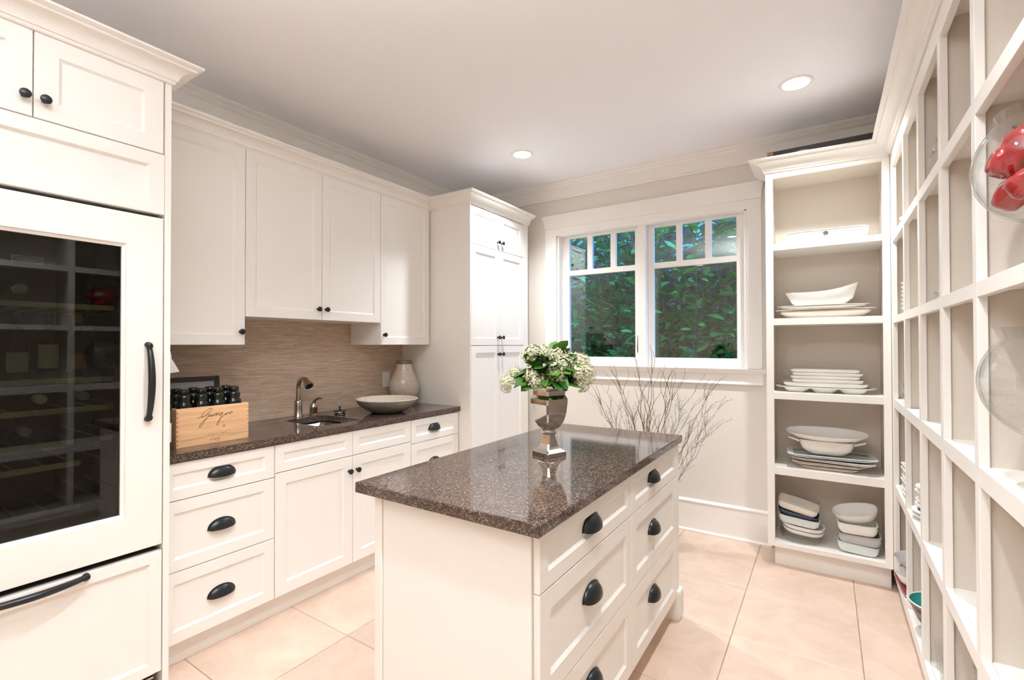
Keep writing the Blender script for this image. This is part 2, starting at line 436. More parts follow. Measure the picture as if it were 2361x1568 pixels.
bb = BX('baseboard_back', M['trim'], None, (-2.19, -0.316, YW - 0.016, YW, 0, 0.215), 0); tag(bb, 'tall white baseboard under the window', kind='structure')
sweep([(-2.19, YW - 0.0), (-0.316, YW - 0.0)], [(0, 0.0), (0.020, 0), (0.022, 0.006), (0.020, 0.012), (0.012, 0.020), (0, 0.022)], 0.213).build('cap', M['trim'], bb)
sweep([(-2.19, YW - 0.016), (-0.316, YW - 0.016)], [(0, 0.0), (0.014, 0), (0.014, 0.010), (0.006, 0.018), (0, 0.018)], 0.0).build('shoe', M['trim'], bb)
FR = [(0, 0), (0.022, 0), (0.026, 0.006), (0.022, 0.014), (0.016, 0.018), (0.016, 0.098), (0.022, 0.100), (0.028, 0.104), (0.036, 0.112), (0.036, 0.122), (0.044, 0.126), (0.052, 0.132), (0.052, 0.147), (0, 0.147)]
t1 = sweep([(XW, YF), (XW, YW)], FR, CEIL - 0.147).build('trim_1', M['trim']); tag(t1, 'white ceiling cornice along the left wall', kind='structure')
t2 = sweep([(XW, YW), (XR, YW)], FR, CEIL - 0.147).build('trim_2', M['trim']); tag(t2, 'white ceiling cornice above the window', kind='structure')

# ------------------------------------------------------------------ window
wn = empty('window_1', (0, 0, 0), label='white double window with divided top panes looking onto a laurel hedge', kind='structure')
CF = YW - 0.018
for x0, x1 in ((-2.078, -1.968), (-0.462, -0.367)):
    BX('side_casing', M['trim'], wn, (x0, x1, CF, YW, 1.21, 2.398), 0.002)
hd = MB()
sh = [(-2.078, 2.398), (-0.367, 2.398), (-0.363, 2.44), (-0.352, 2.49), (-0.347, 2.518), (-2.108, 2.518), (-2.103, 2.49), (-2.083, 2.44)]
hd.loft([[Vector((x, CF - 0.008, z)) for x, z in sh], [Vector((x, YW, z)) for x, z in sh]])
hd.build('header', M['trim'], wn, 0.002)
BX('head_casing', M['trim'], wn, (-1.968, -0.462, CF, YW, 2.332, 2.398), 0.001)
# reveal lining
for b in ((WX0 - 0.0, WX0 + 0.02, YW - 0.005, YW + 0.12, WZ0, WZ1), (WX1 - 0.02, WX1, YW - 0.005, YW + 0.12, WZ0, WZ1), (WX0, WX1, YW - 0.005, YW + 0.12, WZ1 - 0.02, WZ1)):
    BX('jamb', M['trim'], wn, b, 0.001)
sweep([(-2.10, YW), (-0.345, YW)], [(-0.12, 0.0), (0.022, 0.0), (0.028, 0.008), (0.040, 0.018), (0.048, 0.026), (0.052, 0.036), (-0.12, 0.036)], 1.172).build('sill', M['trim'], wn)
sweep([(-2.09, YW), (-0.362, YW)], [(0, 0.0), (0.016, 0), (0.022, 0.006), (0.020, 0.012), (0.014, 0.016), (0.014, 0.078), (0, 0.078)], 1.094).build('apron', M['trim'], wn)
BX('mullion', M['trim'], wn, (-1.245, -1.185, YW - 0.004, YW + 0.10, WZ0 + 0.003, WZ1 - 0.02), 0.002)
def sash(x0, x1, gx, ys):
    """gx: pane edges; frame box x0..x1; ys: front face"""
    yb = ys + 0.034
    s = MB()
    zt, zb = 2.325, 1.209
    s.box(x0, gx[0], ys, yb, zb, zt); s.box(gx[-1], x1, ys, yb, zb, zt)
    s.box(gx[0], gx[-1], ys, yb, zb, 1.278); s.box(gx[0], gx[-1], ys, yb, 2.309, zt); s.box(gx[0], gx[-1], ys, yb, 1.984, 2.028)
    for i in (1, 3): s.box(gx[i], gx[i + 1], ys + 0.002, yb, 2.028, 2.309)
    so = s.build('sash', M['trim'], wn, 0.0015)
    rects = [(gx[0], gx[5], 1.278, 1.984), (gx[0], gx[1], 2.028, 2.309), (gx[2], gx[3], 2.028, 2.309), (gx[4], gx[5], 2.028, 2.309)]
    for a, b, c, d in rects:
        MB().box(a - 0.004, b + 0.004, ys + 0.018, ys + 0.022, c - 0.004, d + 0.004).build('pane', M['pane'], so)
sash(-1.945, -1.246, (-1.880, -1.710, -1.665, -1.500, -1.455, -1.290), 3.782)
sash(-1.184, -0.482, (-1.138, -0.964, -0.921, -0.753, -0.709, -0.537), 3.782)
MB().tube([(-1.262, 3.780, 1.315), (-1.262, 3.772, 1.325), (-1.264, 3.768, 1.34), (-1.262, 3.766, 1.40), (-1.262, 3.77, 1.455)], [0.007, 0.008, 0.006, 0.005, 0.004], 8).build('casement_lever', M['black'], wn, smooth=50)

# ------------------------------------------------------------------ ceiling lights
rl = None
for x, y, lab in LAMPS:
    e = empty('recessed_light', (x, y, CEIL), label=lab, cat='light', group='recessed ceiling lights')
    MB().lathe([(0.058, 0.012), (0.060, -0.002), (0.068, -0.007), (0.080, -0.005), (0.083, 0.0), (0.083, 0.001)], 40, None, False, False).build('trim_ring', M['white'], e, smooth=40)
    MB().lathe([(0.0, -0.004), (0.056, -0.004), (0.060, -0.001)], 40, None, False, False).build('lens', M['lens'], e, smooth=40)
    ld = bpy.data.lights.new('lamp_beam', 'SPOT'); ld.energy = LAMP_W[y]; ld.color = LAMP_COL; ld.spot_size = R(124); ld.spot_blend = 1.0; ld.shadow_soft_size = 0.03
    lo = bpy.data.objects.new('lamp_beam', ld); COL.objects.link(lo); lo.parent = e; lo.location = (0, 0, -0.06)

# unseen bowl fixture added as ambient fill, bounced off the ceiling
dl = empty('fill_uplight', (-0.62, -0.12, CEIL), label='added metal bowl lamp out of view above the camera, ambient fill', cat='light')
MB().lathe([(0.06, 0.0), (0.06, -0.02), (0.008, -0.025), (0.008, -0.60)], 24).build('rod', M['steel'], dl, smooth=40)
MB().lathe([(0.0, -0.62), (0.10, -0.60), (0.17, -0.54), (0.20, -0.47), (0.195, -0.47), (0.165, -0.53), (0.10, -0.585), (0.0, -0.60)], 40, None, False, False).build('bowl', M['steel'], dl, smooth=60)
ld = bpy.data.lights.new('uplight', 'SPOT'); ld.energy = FILL_W; ld.color = (0.95, 0.99, 1.0); ld.shadow_soft_size = 0.10; ld.spot_size = R(165); ld.spot_blend = 0.4
lo = bpy.data.objects.new('uplight', ld); COL.objects.link(lo); lo.parent = dl; lo.location = (0.0, 0, -0.50); lo.rotation_euler = (PI, 0, 0)

# ------------------------------------------------------------------ base cabinets on the left
XB = -2.305                     # drawer front plane
g = 0.0017
def carcass(parent, xf, y0, y1, z0, z1, xb=XW + 0.013, name='body'):
    return BX(name, M['white'], parent, (xb, xf - 0.0205, y0, y1, z0, z1), 0.001)
def toekick(parent, x, y0, y1, z1=0.115):
    return BX('toe_kick', M['white'], parent, (x - 0.02, x, y0, y1, 0.0, z1), 0)
b1 = empty('base_cabinet', (0, 0, 0), label='white three-drawer base cabinet under the wooden crate, beside the refrigerator', cat='cabinet', group='base cabinets along the left wall')
carcass(b1, XB, 0.856, 1.349, 0.115, 0.884); toekick(b1, -2.372, 0.856, 1.349)
for z0, z1, pz in ((0.722, 0.881, 0.790), (0.421, 0.719, 0.553), (0.118, 0.418, 0.249)):
    d = shaker('drawer', b1, XB, 0.862 - 0.005, 1.3495 - g, z0, z1 - 0.001, 0.045 if z0 > 0.7 else 0.05)
    cup_pull(d, XB - 0.0085, 1.103, pz)
b2 = empty('base_cabinet', (0, 0, 0), label='white sink base cabinet with two doors and false drawer fronts under the faucet', cat='cabinet', group='base cabinets along the left wall')
carcass(b2, XB, 1.351, 2.286, 0.115, 0.70); toekick(b2, -2.372, 1.349, 2.287)
for y0, y1, ky in ((1.3505, 1.8205, 1.793), (1.8205, 2.2875, 1.849)):
    shaker('false_drawer_front', b2, XB, y0 + g, y1 - g, 0.740, 0.880, 0.045)
    d = shaker('door', b2, XB, y0 + g, y1 - g, 0.118, 0.736, 0.058)
    knob(d, XB, ky, 0.653)
BX('front_rail', M['white'], b2, (XB - 0.06, XB - 0.0205, 1.351, 2.286, 0.70, 0.884), 0)
b3 = empty('base_cabinet', (0, 0, 0), label='white three-drawer base cabinet under the stone bowl, beside the tall pantry', cat='cabinet', group='base cabinets along the left wall')
carcass(b3, XB, 2.288, 2.782, 0.115, 0.884); toekick(b3, -2.372, 2.287, 2.782)
for z0, z1, pz in ((0.722, 0.881, 0.790), (0.421, 0.719, 0.553), (0.118, 0.418, 0.249)):
    d = shaker('drawer', b3, XB, 2.2885 + g, 2.772, z0, z1 - 0.001, 0.045 if z0 > 0.7 else 0.05)
    cup_pull(d, XB - 0.0085, 2.520, pz)

# countertop with sink cut-out (frame of four slabs joined, one mesh)
SX0, SX1, SY0, SY1 = -2.765, -2.395, 1.665, 1.957
def slab(name, X, Y, hole, z0, z1, label):
    bm = bmesh.new()
    def q(pts, z): return [bm.verts.new((x, y, z)) for x, y in pts]
    out = [(X[0], Y[0]), (X[1], Y[0]), (X[1], Y[1]), (X[0], Y[1])]
    ch = 0.003
    if hole:
        hx0, hx1, hy0, hy1 = hole
        inn = []
        rr = 0.03
        for cx, cy, a0 in ((hx0 + rr, hy0 + rr, PI), (hx1 - rr, hy0 + rr, 1.5 * PI), (hx1 - rr, hy1 - rr, 0), (hx0 + rr, hy1 - rr, 0.5 * PI)):
            for k in range(6): a = a0 + PI / 2 * k / 5; inn.append((cx + rr * math.cos(a), cy + rr * math.sin(a)))
        for z, flip in ((z0, 1), (z1, 0)):
            o = q(out, z); i = q(inn, z)
            for c in range(4):
                seg = i[c * 6:(c + 1) * 6]
                bm.faces.new([o[c]] + seg[::-1]) if flip else bm.faces.new([o[c]] + seg[::-1])
                nxt = i[((c + 1) * 6) % 24]
                bm.faces.new([o[c], seg[-1], nxt, o[(c + 1) % 4]])
            if flip: ob, ib = o, i
            else: ot, it = o, i
        for c in range(4): bm.faces.new([ob[c], ob[(c + 1) % 4], ot[(c + 1) % 4], ot[c]])
        for c in range(24): bm.faces.new([ib[c], it[c], it[(c + 1) % 24], ib[(c + 1) % 24]])
    else:
        ob = q(out, z0); ot = q(out, z1)
        bm.faces.new(ob[::-1]); bm.faces.new(ot)
        for c in range(4): bm.faces.new([ob[c], ob[(c + 1) % 4], ot[(c + 1) % 4], ot[c]])
    bmesh.ops.recalc_face_normals(bm, faces=bm.faces)
    me = bpy.data.meshes.new(name); bm.to_mesh(me); bm.free(); me.materials.append(M['granite'])
    ob_ = bpy.data.objects.new(name, me); COL.objects.link(ob_)
    md = ob_.modifiers.new('bevel', 'BEVEL'); md.width = 0.004; md.segments = 2; md.limit_method = 'ANGLE'; md.angle_limit = R(50)
    return tag(ob_, label, 'countertop')
slab('countertop', (XW + 0.0125, -2.292), (0.856, 2.784), (SX0, SX1, SY0, SY1), 0.886, 0.921, 'long speckled brown granite countertop along the left wall with the sink')

# sink
rings = []
for rx, z, n in ((1.0, 0.8855, 8), (0.985, 0.80, 8), (0.93, 0.752, 6), (0.80, 0.742, 5), (0.12, 0.738, 2)):
    rings.append(sup((SX1 - SX0 + 0.02) / 2 * rx, (SY1 - SY0 + 0.02) / 2 * rx, z, n, 48, (SX0 + SX1) / 2, (SY0 + SY1) / 2))
sk = empty('sink', (0, 0, 0), label='small rectangular undermount stainless steel bar sink', cat='sink')
mb = MB().loft(rings, False, True); o = mb.build('basin', mat('satin_sink_steel', (0.30, 0.29, 0.28), 0.35, 1.0), sk, smooth=40)
md = o.modifiers.new('thick', 'SOLIDIFY'); md.thickness = 0.002; md.offset = -1 
MB().lathe([(0.03, 0.739), (0.032, 0.742), (0.02, 0.743), (0.0, 0.741)], 24, Matrix.Translation(((SX0 + SX1) / 2, (SY0 + SY1) / 2, 0.002))).build('drain', M['chrome'], sk, smooth=40)

# faucet
fc = empty('faucet', (-2.832, 1.812, 0.9212), label='brushed nickel gooseneck faucet behind the sink', cat='faucet')
MB().lathe([(0.030, 0), (0.030, 0.005), (0.025, 0.011), (0.0235, 0.06), (0.022, 0.10), (0.019, 0.105), (0.014, 0.108)], 24).build('base', M['nickel'], fc, smooth=40)
pts = [(0, 0, 0.10), (0, 0, 0.14), (0, 0, 0.175)]
for k in range(1, 9):
    a = PI * 0.62 * k / 8; pts.append((0.055 * (1 - math.cos(a)), 0, 0.185 + 0.06 * math.sin(a)))
MB().tube(pts, [0.0135] * len(pts), 14).build('spout', M['nickel'], fc, smooth=60)
p = Vector(pts[-1]); d = Vector((0.72, 0, -0.69)).normalized()
hp = [p - d * 0.008, p + d * 0.004, p + d * 0.02, p + d * 0.045, p + d * 0.058]
sp = MB().tube(hp, [0.0145, 0.017, 0.0185, 0.027, 0.027], 18).build('spray_head', M['nickel'], fc, smooth=50)
MB().tube([hp[-1] - d * 0.001, hp[-1] + d * 0.0015], [0.0225, 0.0225], 18).build('spray_face', M['black'], sp)
fh = empty('faucet_lever', (-2.822, 1.915, 0.9212), label='separate brushed nickel lever valve right of the faucet', cat='faucet')
MB().lathe([(0.031, 0), (0.031, 0.004), (0.025, 0.010), (0.024, 0.045), (0.025, 0.048), (0.022, 0.060), (0.012, 0.078), (0.006, 0.09), (0.0, 0.092)], 24).build('valve_body', M['nickel'], fh, smooth=40)
MB().tube([(0.0, 0, 0.07), (0.006, 0.002, 0.09), (0.022, 0.006, 0.105), (0.045, 0.011, 0.113), (0.065, 0.014, 0.112)], [0.011, 0.009, 0.0075, 0.0065, 0.004], 10).build('lever', M['nickel'], fh, smooth=60)
st = empty('sink_strainer', (-2.68, 2.012, 0.9212), label='chrome basket strainer lying on the counter right of the faucet', cat='strainer')
MB().lathe([(0.030, 0), (0.037, 0.004), (0.037, 0.012), (0.030, 0.016), (0.029, 0.024)], 24).build('basket', M['chrome'], st, smooth=30)
MB().lathe([(0.041, 0.024), (0.043, 0.027), (0.041, 0.030), (0.012, 0.031), (0.005, 0.034), (0.005, 0.052), (0.007, 0.056), (0.0, 0.059)], 24).build('stopper', M['black'], st, smooth=30)

# ------------------------------------------------------------------ wall cabinets
XU = -2.585
ZT = 2.430
def upper(label, y0, y1, z0, doors, knobs):
    e = empty('wall_cabinet', (0, 0, 0), label=label, cat='cabinet', group='wall cabinets above the counter')
    carcass(e, XU, y0, y1, z0, 2.435)
    for (a, b), k in zip(doors, knobs):
        d = shaker('door', e, XU, a + g, b - g, z0, ZT, 0.052, rec=0.007)
        knob(d, XU, k[0], k[1])
upper('white wall cabinet with one tall door nearest the refrigerator', 0.856, 1.347, 1.383, [(0.858, 1.3475)], [(1.322, 1.452)])
upper('white two-door wall cabinet over the sink, shorter than its neighbours', 1.348, 2.273, 1.535, [(1.348, 1.812), (1.812, 2.273)], [(1.782, 1.600), (1.838, 1.600)])
upper('white single-door wall cabinet against the tall pantry', 2.274, 2.770, 1.383, [(2.274, 2.762)], [(2.301, 1.452)])
sweep([(XU - 0.02, 0.96), (XU - 0.02, 2.785 - 0.0), (-2.2, 2.785), (-2.2, 3.612)], CROWN, 2.432).build('trim_3', M['white'])
tag(bpy.data.objects['trim_3'], 'white crown moulding over the wall cabinets and pantry', kind='structure')

# ------------------------------------------------------------------ pantry
XP = -2.2
pn = empty('pantry_cabinet', (0, 0, 0), label='tall white pantry cabinet with six panelled doors left of the window', cat='cabinet')
BX('body', M['white'], pn, (XW + 0.001, XP - 0.0205, 2.786, 3.607, 0.10, 2.435), 0.001)
for a, b in ((2.786, 2.797), (3.537, 3.607)):
    BX('stile', M['white'], pn, (XP - 0.0205, XP, a, b, 0.10, 2.435), 0.001)
toekick(pn, XP - 0.07, 2.80, 3.60, 0.10)
for z0, z1, kz in ((2.143, 2.425, 2.203), (1.378, 2.138, 1.440), (0.105, 1.372, 1.306)):
    for a, b, ky in ((2.799, 3.166, 3.140), (3.168, 3.535, 3.196)):
        d = shaker('door', pn, XP, a + 0.001, b - 0.001, z0, z1, 0.052)
        knob(d, XP, ky, kz)

# ------------------------------------------------------------------ refrigerator and its surround
XF = -2.2
fcab = empty('refrigerator_surround', (0, 0, 0), label='white cabinet surround with two small upper doors above the wine refrigerator', cat='cabinet')
BX('side_panel', M['white'], fcab, (XW + 0.001, XF, 0.829, 0.851, 0, 2.435), 0.001)
BX('side_panel', M['white'], fcab, (XW + 0.001, XF, 0.047, 0.069, 0, 2.435), 0.001)
BX('upper_box', M['white'], fcab, (XW + 0.001, XF - 0.0205, 0.069, 0.829, 1.905, 2.435), 0)
for a, b, ky in ((0.073, 0.4485, 0.426), (0.4485, 0.825, 0.476)):
    d = shaker('door', fcab, XF, a + g, b - g, 2.143, 2.432, 0.062)
    knob(d, XF, ky, 2.206)
shaker('fixed_panel', fcab, XF, 0.070, 0.828, 1.900, 2.139, 0.05, rec=0.014)
sweep([(XF, -0.03), (XF, 0.851), (-2.50, 0.851)], CROWN, 2.432).build('trim_4', M['white'])
tag(bpy.data.objects['trim_4'], 'white crown moulding over the refrigerator surround', kind='structure')

fr = empty('wine_refrigerator', (0, 0, 0), label='built-in wine refrigerator with a dark glass door and white panelled front', cat='refrigerator')
s = MB(); xb0, xb1, ya, yb_ = -2.86, -2.262, 0.078, 0.820
s.box(xb0, xb0 + 0.02, ya, yb_, 0.60, 1.88); s.box(xb0, xb1, ya, ya + 0.03, 0.60, 1.88); s.box(xb0, xb1, yb_ - 0.03, yb_, 0.60, 1.88)
s.box(xb0, xb1, ya, yb_, 0.60, 0.63); s.box(xb0, xb1, ya, yb_, 1.85, 1.88)
s.build('cabinet_liner', M['dark'], fr)
BX('lower_box', M['dark'], fr, (xb0, XF - 0.03, ya, yb_, 0.10, 0.575), 0)
# glass door: white frame with stepped inner bead
GY0, GY1, GZ0, GZ1 = 0.203, 0.694, 0.744, 1.753
def framering(x, d, y0, y1, z0, z1): return [Vector((x, y0 + d, z0 + d)), Vector((x, y1 - d, z0 + d)), Vector((x, y1 - d, z1 - d)), Vector((x, y0 + d, z1 - d))]
dy0, dy1, dz0, dz1 = 0.073, 0.8255, 0.597, 1.884
rg = [framering(XF - 0.055, 0, dy0, dy1, dz0, dz1), framering(XF - 0.002, 0, dy0, dy1, dz0, dz1), framering(XF, 0.002, dy0, dy1, dz0, dz1),
      framering(XF, -0.012, GY0, GY1, GZ0, GZ1), framering(XF - 0.006, -0.009, GY0, GY1, GZ0, GZ1), framering(XF - 0.012, 0.0, GY0, GY1, GZ0, GZ1), framering(XF - 0.055, 0.0, GY0, GY1, GZ0, GZ1)]
mb = MB().loft(rg, False, False); mb.loft([rg[0], rg[-1]], False, False)
dr = mb.build('glass_door', M['white'], fr)
MB().box(XF - 0.024, XF - 0.018, GY0 - 0.003, GY1 + 0.003, GZ0 - 0.003, GZ1 + 0.003).build('pane', M['fridgeglass'], dr)
gk = MB()
for b in ((GY0, GY0 + 0.012, GZ0, GZ1), (GY1 - 0.016, GY1, GZ0, GZ1), (GY0, GY1, GZ0, GZ0 + 0.010), (GY0, GY1, GZ1 - 0.008, GZ1)):
    gk.box(XF - 0.034, XF - 0.026, *b)
gk.build('gasket', M['dark'], dr)
bow_handle(dr, XF, 0.774, 1.240, 0.298)
dw = shaker('freezer_drawer', fr, XF, 0.073, 0.8255, 0.100, 0.571, 0.040, th=0.03, rec=0.012)
bow_handle(dw, XF, 0.449, 0.563, 0.30, False)
BX('vent_grille', M['dark'], fr, (XF - 0.05, XF - 0.04, 0.09, 0.80, 0.012, 0.095), 0)
for k in range(5): BX('louver', M['steel'], fr, (XF - 0.04, XF - 0.03, 0.10, 0.81, 0.018 + k * 0.016, 0.026 + k * 0.016), 0)
# badge behind the glass
bd = MB().box(XF - 0.0285, XF - 0.0275, 0.405, 0.483, 1.655, 1.680).build('badge', M['steel'], dr)
mb = MB(); ov = [Vector((XF - 0.0266, 0.444 + 0.034 * math.cos(2 * PI * k / 28), 1.6675 + 0.0095 * math.sin(2 * PI * k / 28))) for k in range(28)]
ov2 = [Vector((XF - 0.0266, 0.444 + 0.030 * math.cos(2 * PI * k / 28), 1.6675 + 0.0070 * math.sin(2 * PI * k / 28))) for k in range(28)]
mb.loft([ov, ov2], False, False); mb.build('badge_oval', M['dark'], bd)
# racks: pale wooden fronts with wire shelves behind
RZ = [1.523, 1.253, 1.146, 1.030, 0.950, 0.793]
for i, z in enumerate(RZ):
    y1 = 0.765 if i < 4 else (0.60 if i == 4 else 0.60)
    rk = BX('rack', M['rack'], fr, (-2.30, -2.288, 0.115, y1, z - 0.0095, z + 0.0095), 0.002)
    w = MB()
    for k in range(9): w.tube([(-2.30, 0.13 + k * 0.078, z - 0.006), (-2.82, 0.13 + k * 0.078, z - 0.006)], 0.003, 6)
    w.build('rack_wires', M['steel'], rk)
ld = bpy.data.lights.new('fridge_fill', 'POINT'); ld.energy = 2.2; ld.color = (0.85, 1.0, 0.66); ld.shadow_soft_size = 0.04  # dim light added inside the refrigerator to lift racks and labels
lo = bpy.data.objects.new('fridge_fill', ld); COL.objects.link(lo); lo.parent = fr; lo.location = (-2.42, 0.16, 1.80)
# bottles in the refrigerator
def lying(y, z, cap, lab):
    e = empty('wine_bottle', (-2.345, y, z), label=lab, cat='bottle', group='bottles lying in the wine refrigerator')
    T = Matrix.Translation((0, 0, 0)) @ Matrix(((0, 0, -1), (1, 0, 0), (0, 1, 0))).to_4x4()
    MB().lathe([(0.0145, 0), (0.0145, 0.09), (0.037, 0.145), (0.037, 0.31), (0.034, 0.315)], 20, T).build('glass', M['bottle'], e, smooth=40)
    MB().lathe([(0.0165, -0.002), (0.0165, 0.05)], 16, T).build('capsule', cap, e, smooth=40)
for y, z, c, lab in ((0.452, 1.580, 'grey_china', 'wine bottle with a pale cap lying on the top refrigerator rack'),
                     (0.505, 1.188, 'paper', 'wine bottle with a white cap lying on the refrigerator rack below the standing bottles'),
                     (0.622, 1.190, 'grey_china', 'wine bottle with a grey cap lying right of the white-capped one in the refrigerator'),
                     (0.465, 1.078, 'grey_china', 'wine bottle with a dull cap lying on the middle refrigerator rack'),
                     (0.385, 1.072, 'grey_china', 'wine bottle at the left edge of the middle refrigerator rack')):
    lying(y, z + 0.0, M[c], lab)
def standing(name, loc, lab, cat, mt, lmt, h=0.30, r=0.037, neckz=0.62, lz=(0.25, 0.48), cap=None, group=None):
    e = empty(name, loc, label=lab, cat=cat, group=group)
    MB().lathe([(r * 0.9, 0), (r, 0.004), (r, h * neckz), (r * 0.85, h * (neckz + 0.06)), (r * 0.42, h * (neckz + 0.14)), (r * 0.38, h * 0.95), (r * 0.45, h * 0.955), (r * 0.45, h)], 22).build('glass', mt, e, smooth=40)
    if lmt:
        arc = [R(-62) + R(124) * q / 14 - R(12) for q in range(15)]
        MB().loft([[Vector(((r + 0.0007) * math.cos(a_), (r + 0.0007) * math.sin(a_), h * zz)) for a_ in arc] for zz in lz], False, False, closed=False).build('paper_label', lmt, e, smooth=60)
    if cap: MB().lathe([(r * 0.5, h * 0.86), (r * 0.5, h + 0.003)], 16).build('cap', cap, e, smooth=40)
    return e
standing('wine_bottle', (-2.40, 0.535, 1.2626), 'standing bottle with a pale label behind the refrigerator glass', 'bottle', M['bottle'], M['labelpaper'], 0.235, 0.031, lz=(0.15, 0.52))
standing('wine_bottle', (-2.40, 0.615, 1.2626), 'standing bottle with an orange label behind the refrigerator glass', 'bottle', M['bottle'], mat('orange_label', (0.42, 0.18, 0.07), 0.7), 0.235, 0.031, lz=(0.12, 0.36), cap=mat('amber_cap', (0.5, 0.25, 0.03), 0.4))
standing('wine_bottle', (-2.40, 0.455, 1.2626), 'standing bottle with a round grey label behind the refrigerator glass', 'bottle', M['bottle'], M['grey_china'], 0.235, 0.031, lz=(0.10, 0.40))

# ------------------------------------------------------------------ island
isl = empty('kitchen_island', (0, 0, 0), label='white kitchen island with six drawers and a plain end panel under brown granite', cat='island')
IX0, IX1, IY0, IY1 = -1.255, -0.650, 1.085, 2.475
BX('body', M['white'], isl, (IX0 + 0.02, IX1 - 0.003, IY0 + 0.012, IY1, 0.10, 0.886), 0)
BX('end_panel', M['white'], isl, (IX0 + 0.035, IX1 - 0.004, IY0, IY0 + 0.012, 0.0, 0.886), 0.001)
BX('corner_post', M['white'], isl, (IX0, IX0 + 0.033, IY0 - 0.006, IY0 + 0.03, 0.0, 0.886), 0.003)
BX('back_panel', M['white'], isl, (IX0, IX0 + 0.02, IY0 + 0.031, IY1, 0.0, 0.886), 0.001)
XI = -0.632
for a, b, cy in ((1.092, 1.801, 1.436), (1.801, 2.468, 2.092)):
    for z0, z1, pz in ((0.722, 0.882, 0.792), (0.423, 0.719, 0.570), (0.118, 0.420, 0.283)):
        d = shaker('drawer', isl, XI, a + g, b - g, z0, z1, 0.058 if z0 < 0.7 else 0.045, th=0.019)
        cup_pull(d, XI - 0.0085, cy, pz, 0.062, 0.032, 0.043)
BX('corner_stile', M['white'], isl, (IX1 - 0.003, XI, 2.470, 2.506, 0.10, 0.886), 0.003)
ft = MB().loft([[Vector((-0.653 + dx * s, 2.486 + dy * s, z)) for dx, dy in ((-0.040, -0.028), (-0.028, -0.040), (0.028, -0.040), (0.040, -0.028), (0.040, 0.028), (0.028, 0.040), (-0.028, 0.040), (-0.040, 0.028))] for s, z in ((0.80, 0.0), (1.0, 0.035), (1.0, 0.135), (0.92, 0.148))])
ft.build('foot', M['white'], isl)
BX('toe_kick', M['white'], isl, (-0.735, -0.715, IY0 + 0.02, 2.45, 0.0, 0.10), 0)
slab('island_countertop', (-1.325, -0.612), (1.054, 2.505), None, 0.886, 0.921, 'speckled brown granite island countertop with polished reflections')

# ------------------------------------------------------------------ shelving: end unit
EY = 3.385
eu = empty('shelf_unit', (0, 0, 0), label='narrow white open shelf unit of white serving dishes right of the window', cat='shelving')
EX0, EX1 = -0.313, 0.306
BX('stile', M['white'], eu, (EX0, -0.272, EY, EY + 0.02, 0.128, 2.455), 0.0015)
BX('stile', M['white'], eu, (0.269, EX1 - 0.001, EY, EY + 0.02, 0.128, 2.455), 0.0015)
BX('top_rail', M['white'], eu, (-0.272, 0.269, EY, EY + 0.02, 2.416, 2.455), 0.0015)
BX('bottom_rail', M['white'], eu, (-0.272, 0.269, EY, EY + 0.02, 0.128, 0.157), 0.0015)
BX('side_panel', M['white'], eu, (EX0, EX0 + 0.018, EY + 0.02, YW - 0.003, 0.128, 2.455), 0.001)
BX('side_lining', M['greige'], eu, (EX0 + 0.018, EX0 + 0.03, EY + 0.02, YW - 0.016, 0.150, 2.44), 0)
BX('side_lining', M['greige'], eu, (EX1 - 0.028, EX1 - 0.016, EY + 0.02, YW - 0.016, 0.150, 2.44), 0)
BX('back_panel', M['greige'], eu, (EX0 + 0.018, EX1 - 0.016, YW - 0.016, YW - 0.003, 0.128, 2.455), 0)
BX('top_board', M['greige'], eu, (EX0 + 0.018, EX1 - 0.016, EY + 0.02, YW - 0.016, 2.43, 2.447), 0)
BX('base_board', M['white'], eu, (EX0 + 0.018, EX1 - 0.016, EY + 0.02, YW - 0.016, 0.128, 0.155), 0)
ES = [(1.965, 2.001), (1.500, 1.541), (1.041, 1.084), (0.574, 0.622)]
for z0, z1 in ES:
    BX('shelf', M['white'], eu, (EX0 + 0.03, EX1 - 0.028, EY + 0.002, YW - 0.016, z0, z1), 0.0015)
BX('toe_kick', M['white'], eu, (-0.278, 0.300, 3.449, 3.467, 0, 0.128), 0)
# right unit
ru = empty('shelf_unit', (0, 0, 0), label='long white built-in shelf wall with square bays along the right side', cat='shelving')
X0 = EX1
ST = [(3.384, 3.308), (2.887, 2.852), (2.463, 2.423), (2.039, 1.998), (1.622, 1.584), (1.204, 1.166), (0.786, 0.748), (0.368, 0.330), (-0.05, -0.088)]
for b, a in ST: BX('stile', M['white'], ru, (X0, X0 + 0.02, a, b, 0.105, 2.432), 0.0015)
YA, YB = -0.088, 3.308
HR = [(2.352, 2.432), (1.936, 1.978), (1.494, 1.531), (1.037, 1.084), (0.575, 0.621), (0.105, 0.162)]
for z0, z1 in HR: BX('rail', M['white'], ru, (X0 + 0.0004, X0 + 0.0196, YA, YB, z0, z1), 0.001)
for z0, z1 in HR[1:]: BX('shelf', M['white'], ru, (X0 + 0.02, XR - 0.015, YA, 3.37, z1 - 0.022, z1 - 0.0005), 0)
BX('top_board', M['white'], ru, (X0 + 0.02, XR - 0.015, YA, 3.37, 2.41, 2.43), 0)
for b, a in ST: 
    c = (a + b) / 2 if b < 3.3 else 3.362
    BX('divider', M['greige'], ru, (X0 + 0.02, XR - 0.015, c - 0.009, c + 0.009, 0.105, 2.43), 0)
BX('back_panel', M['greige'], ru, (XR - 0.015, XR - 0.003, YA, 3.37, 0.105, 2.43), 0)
BX('toe_kick', M['white'], ru, (X0 + 0.04, X0 + 0.058, YA, 3.38, 0, 0.105), 0)
sweep([(EX0, YW - 0.06), (EX0, EY), (EX1, EY), (EX1, -0.09)], CROWN, [2.452, 2.452, 2.440, 2.428]).build('trim_5', M['white'])
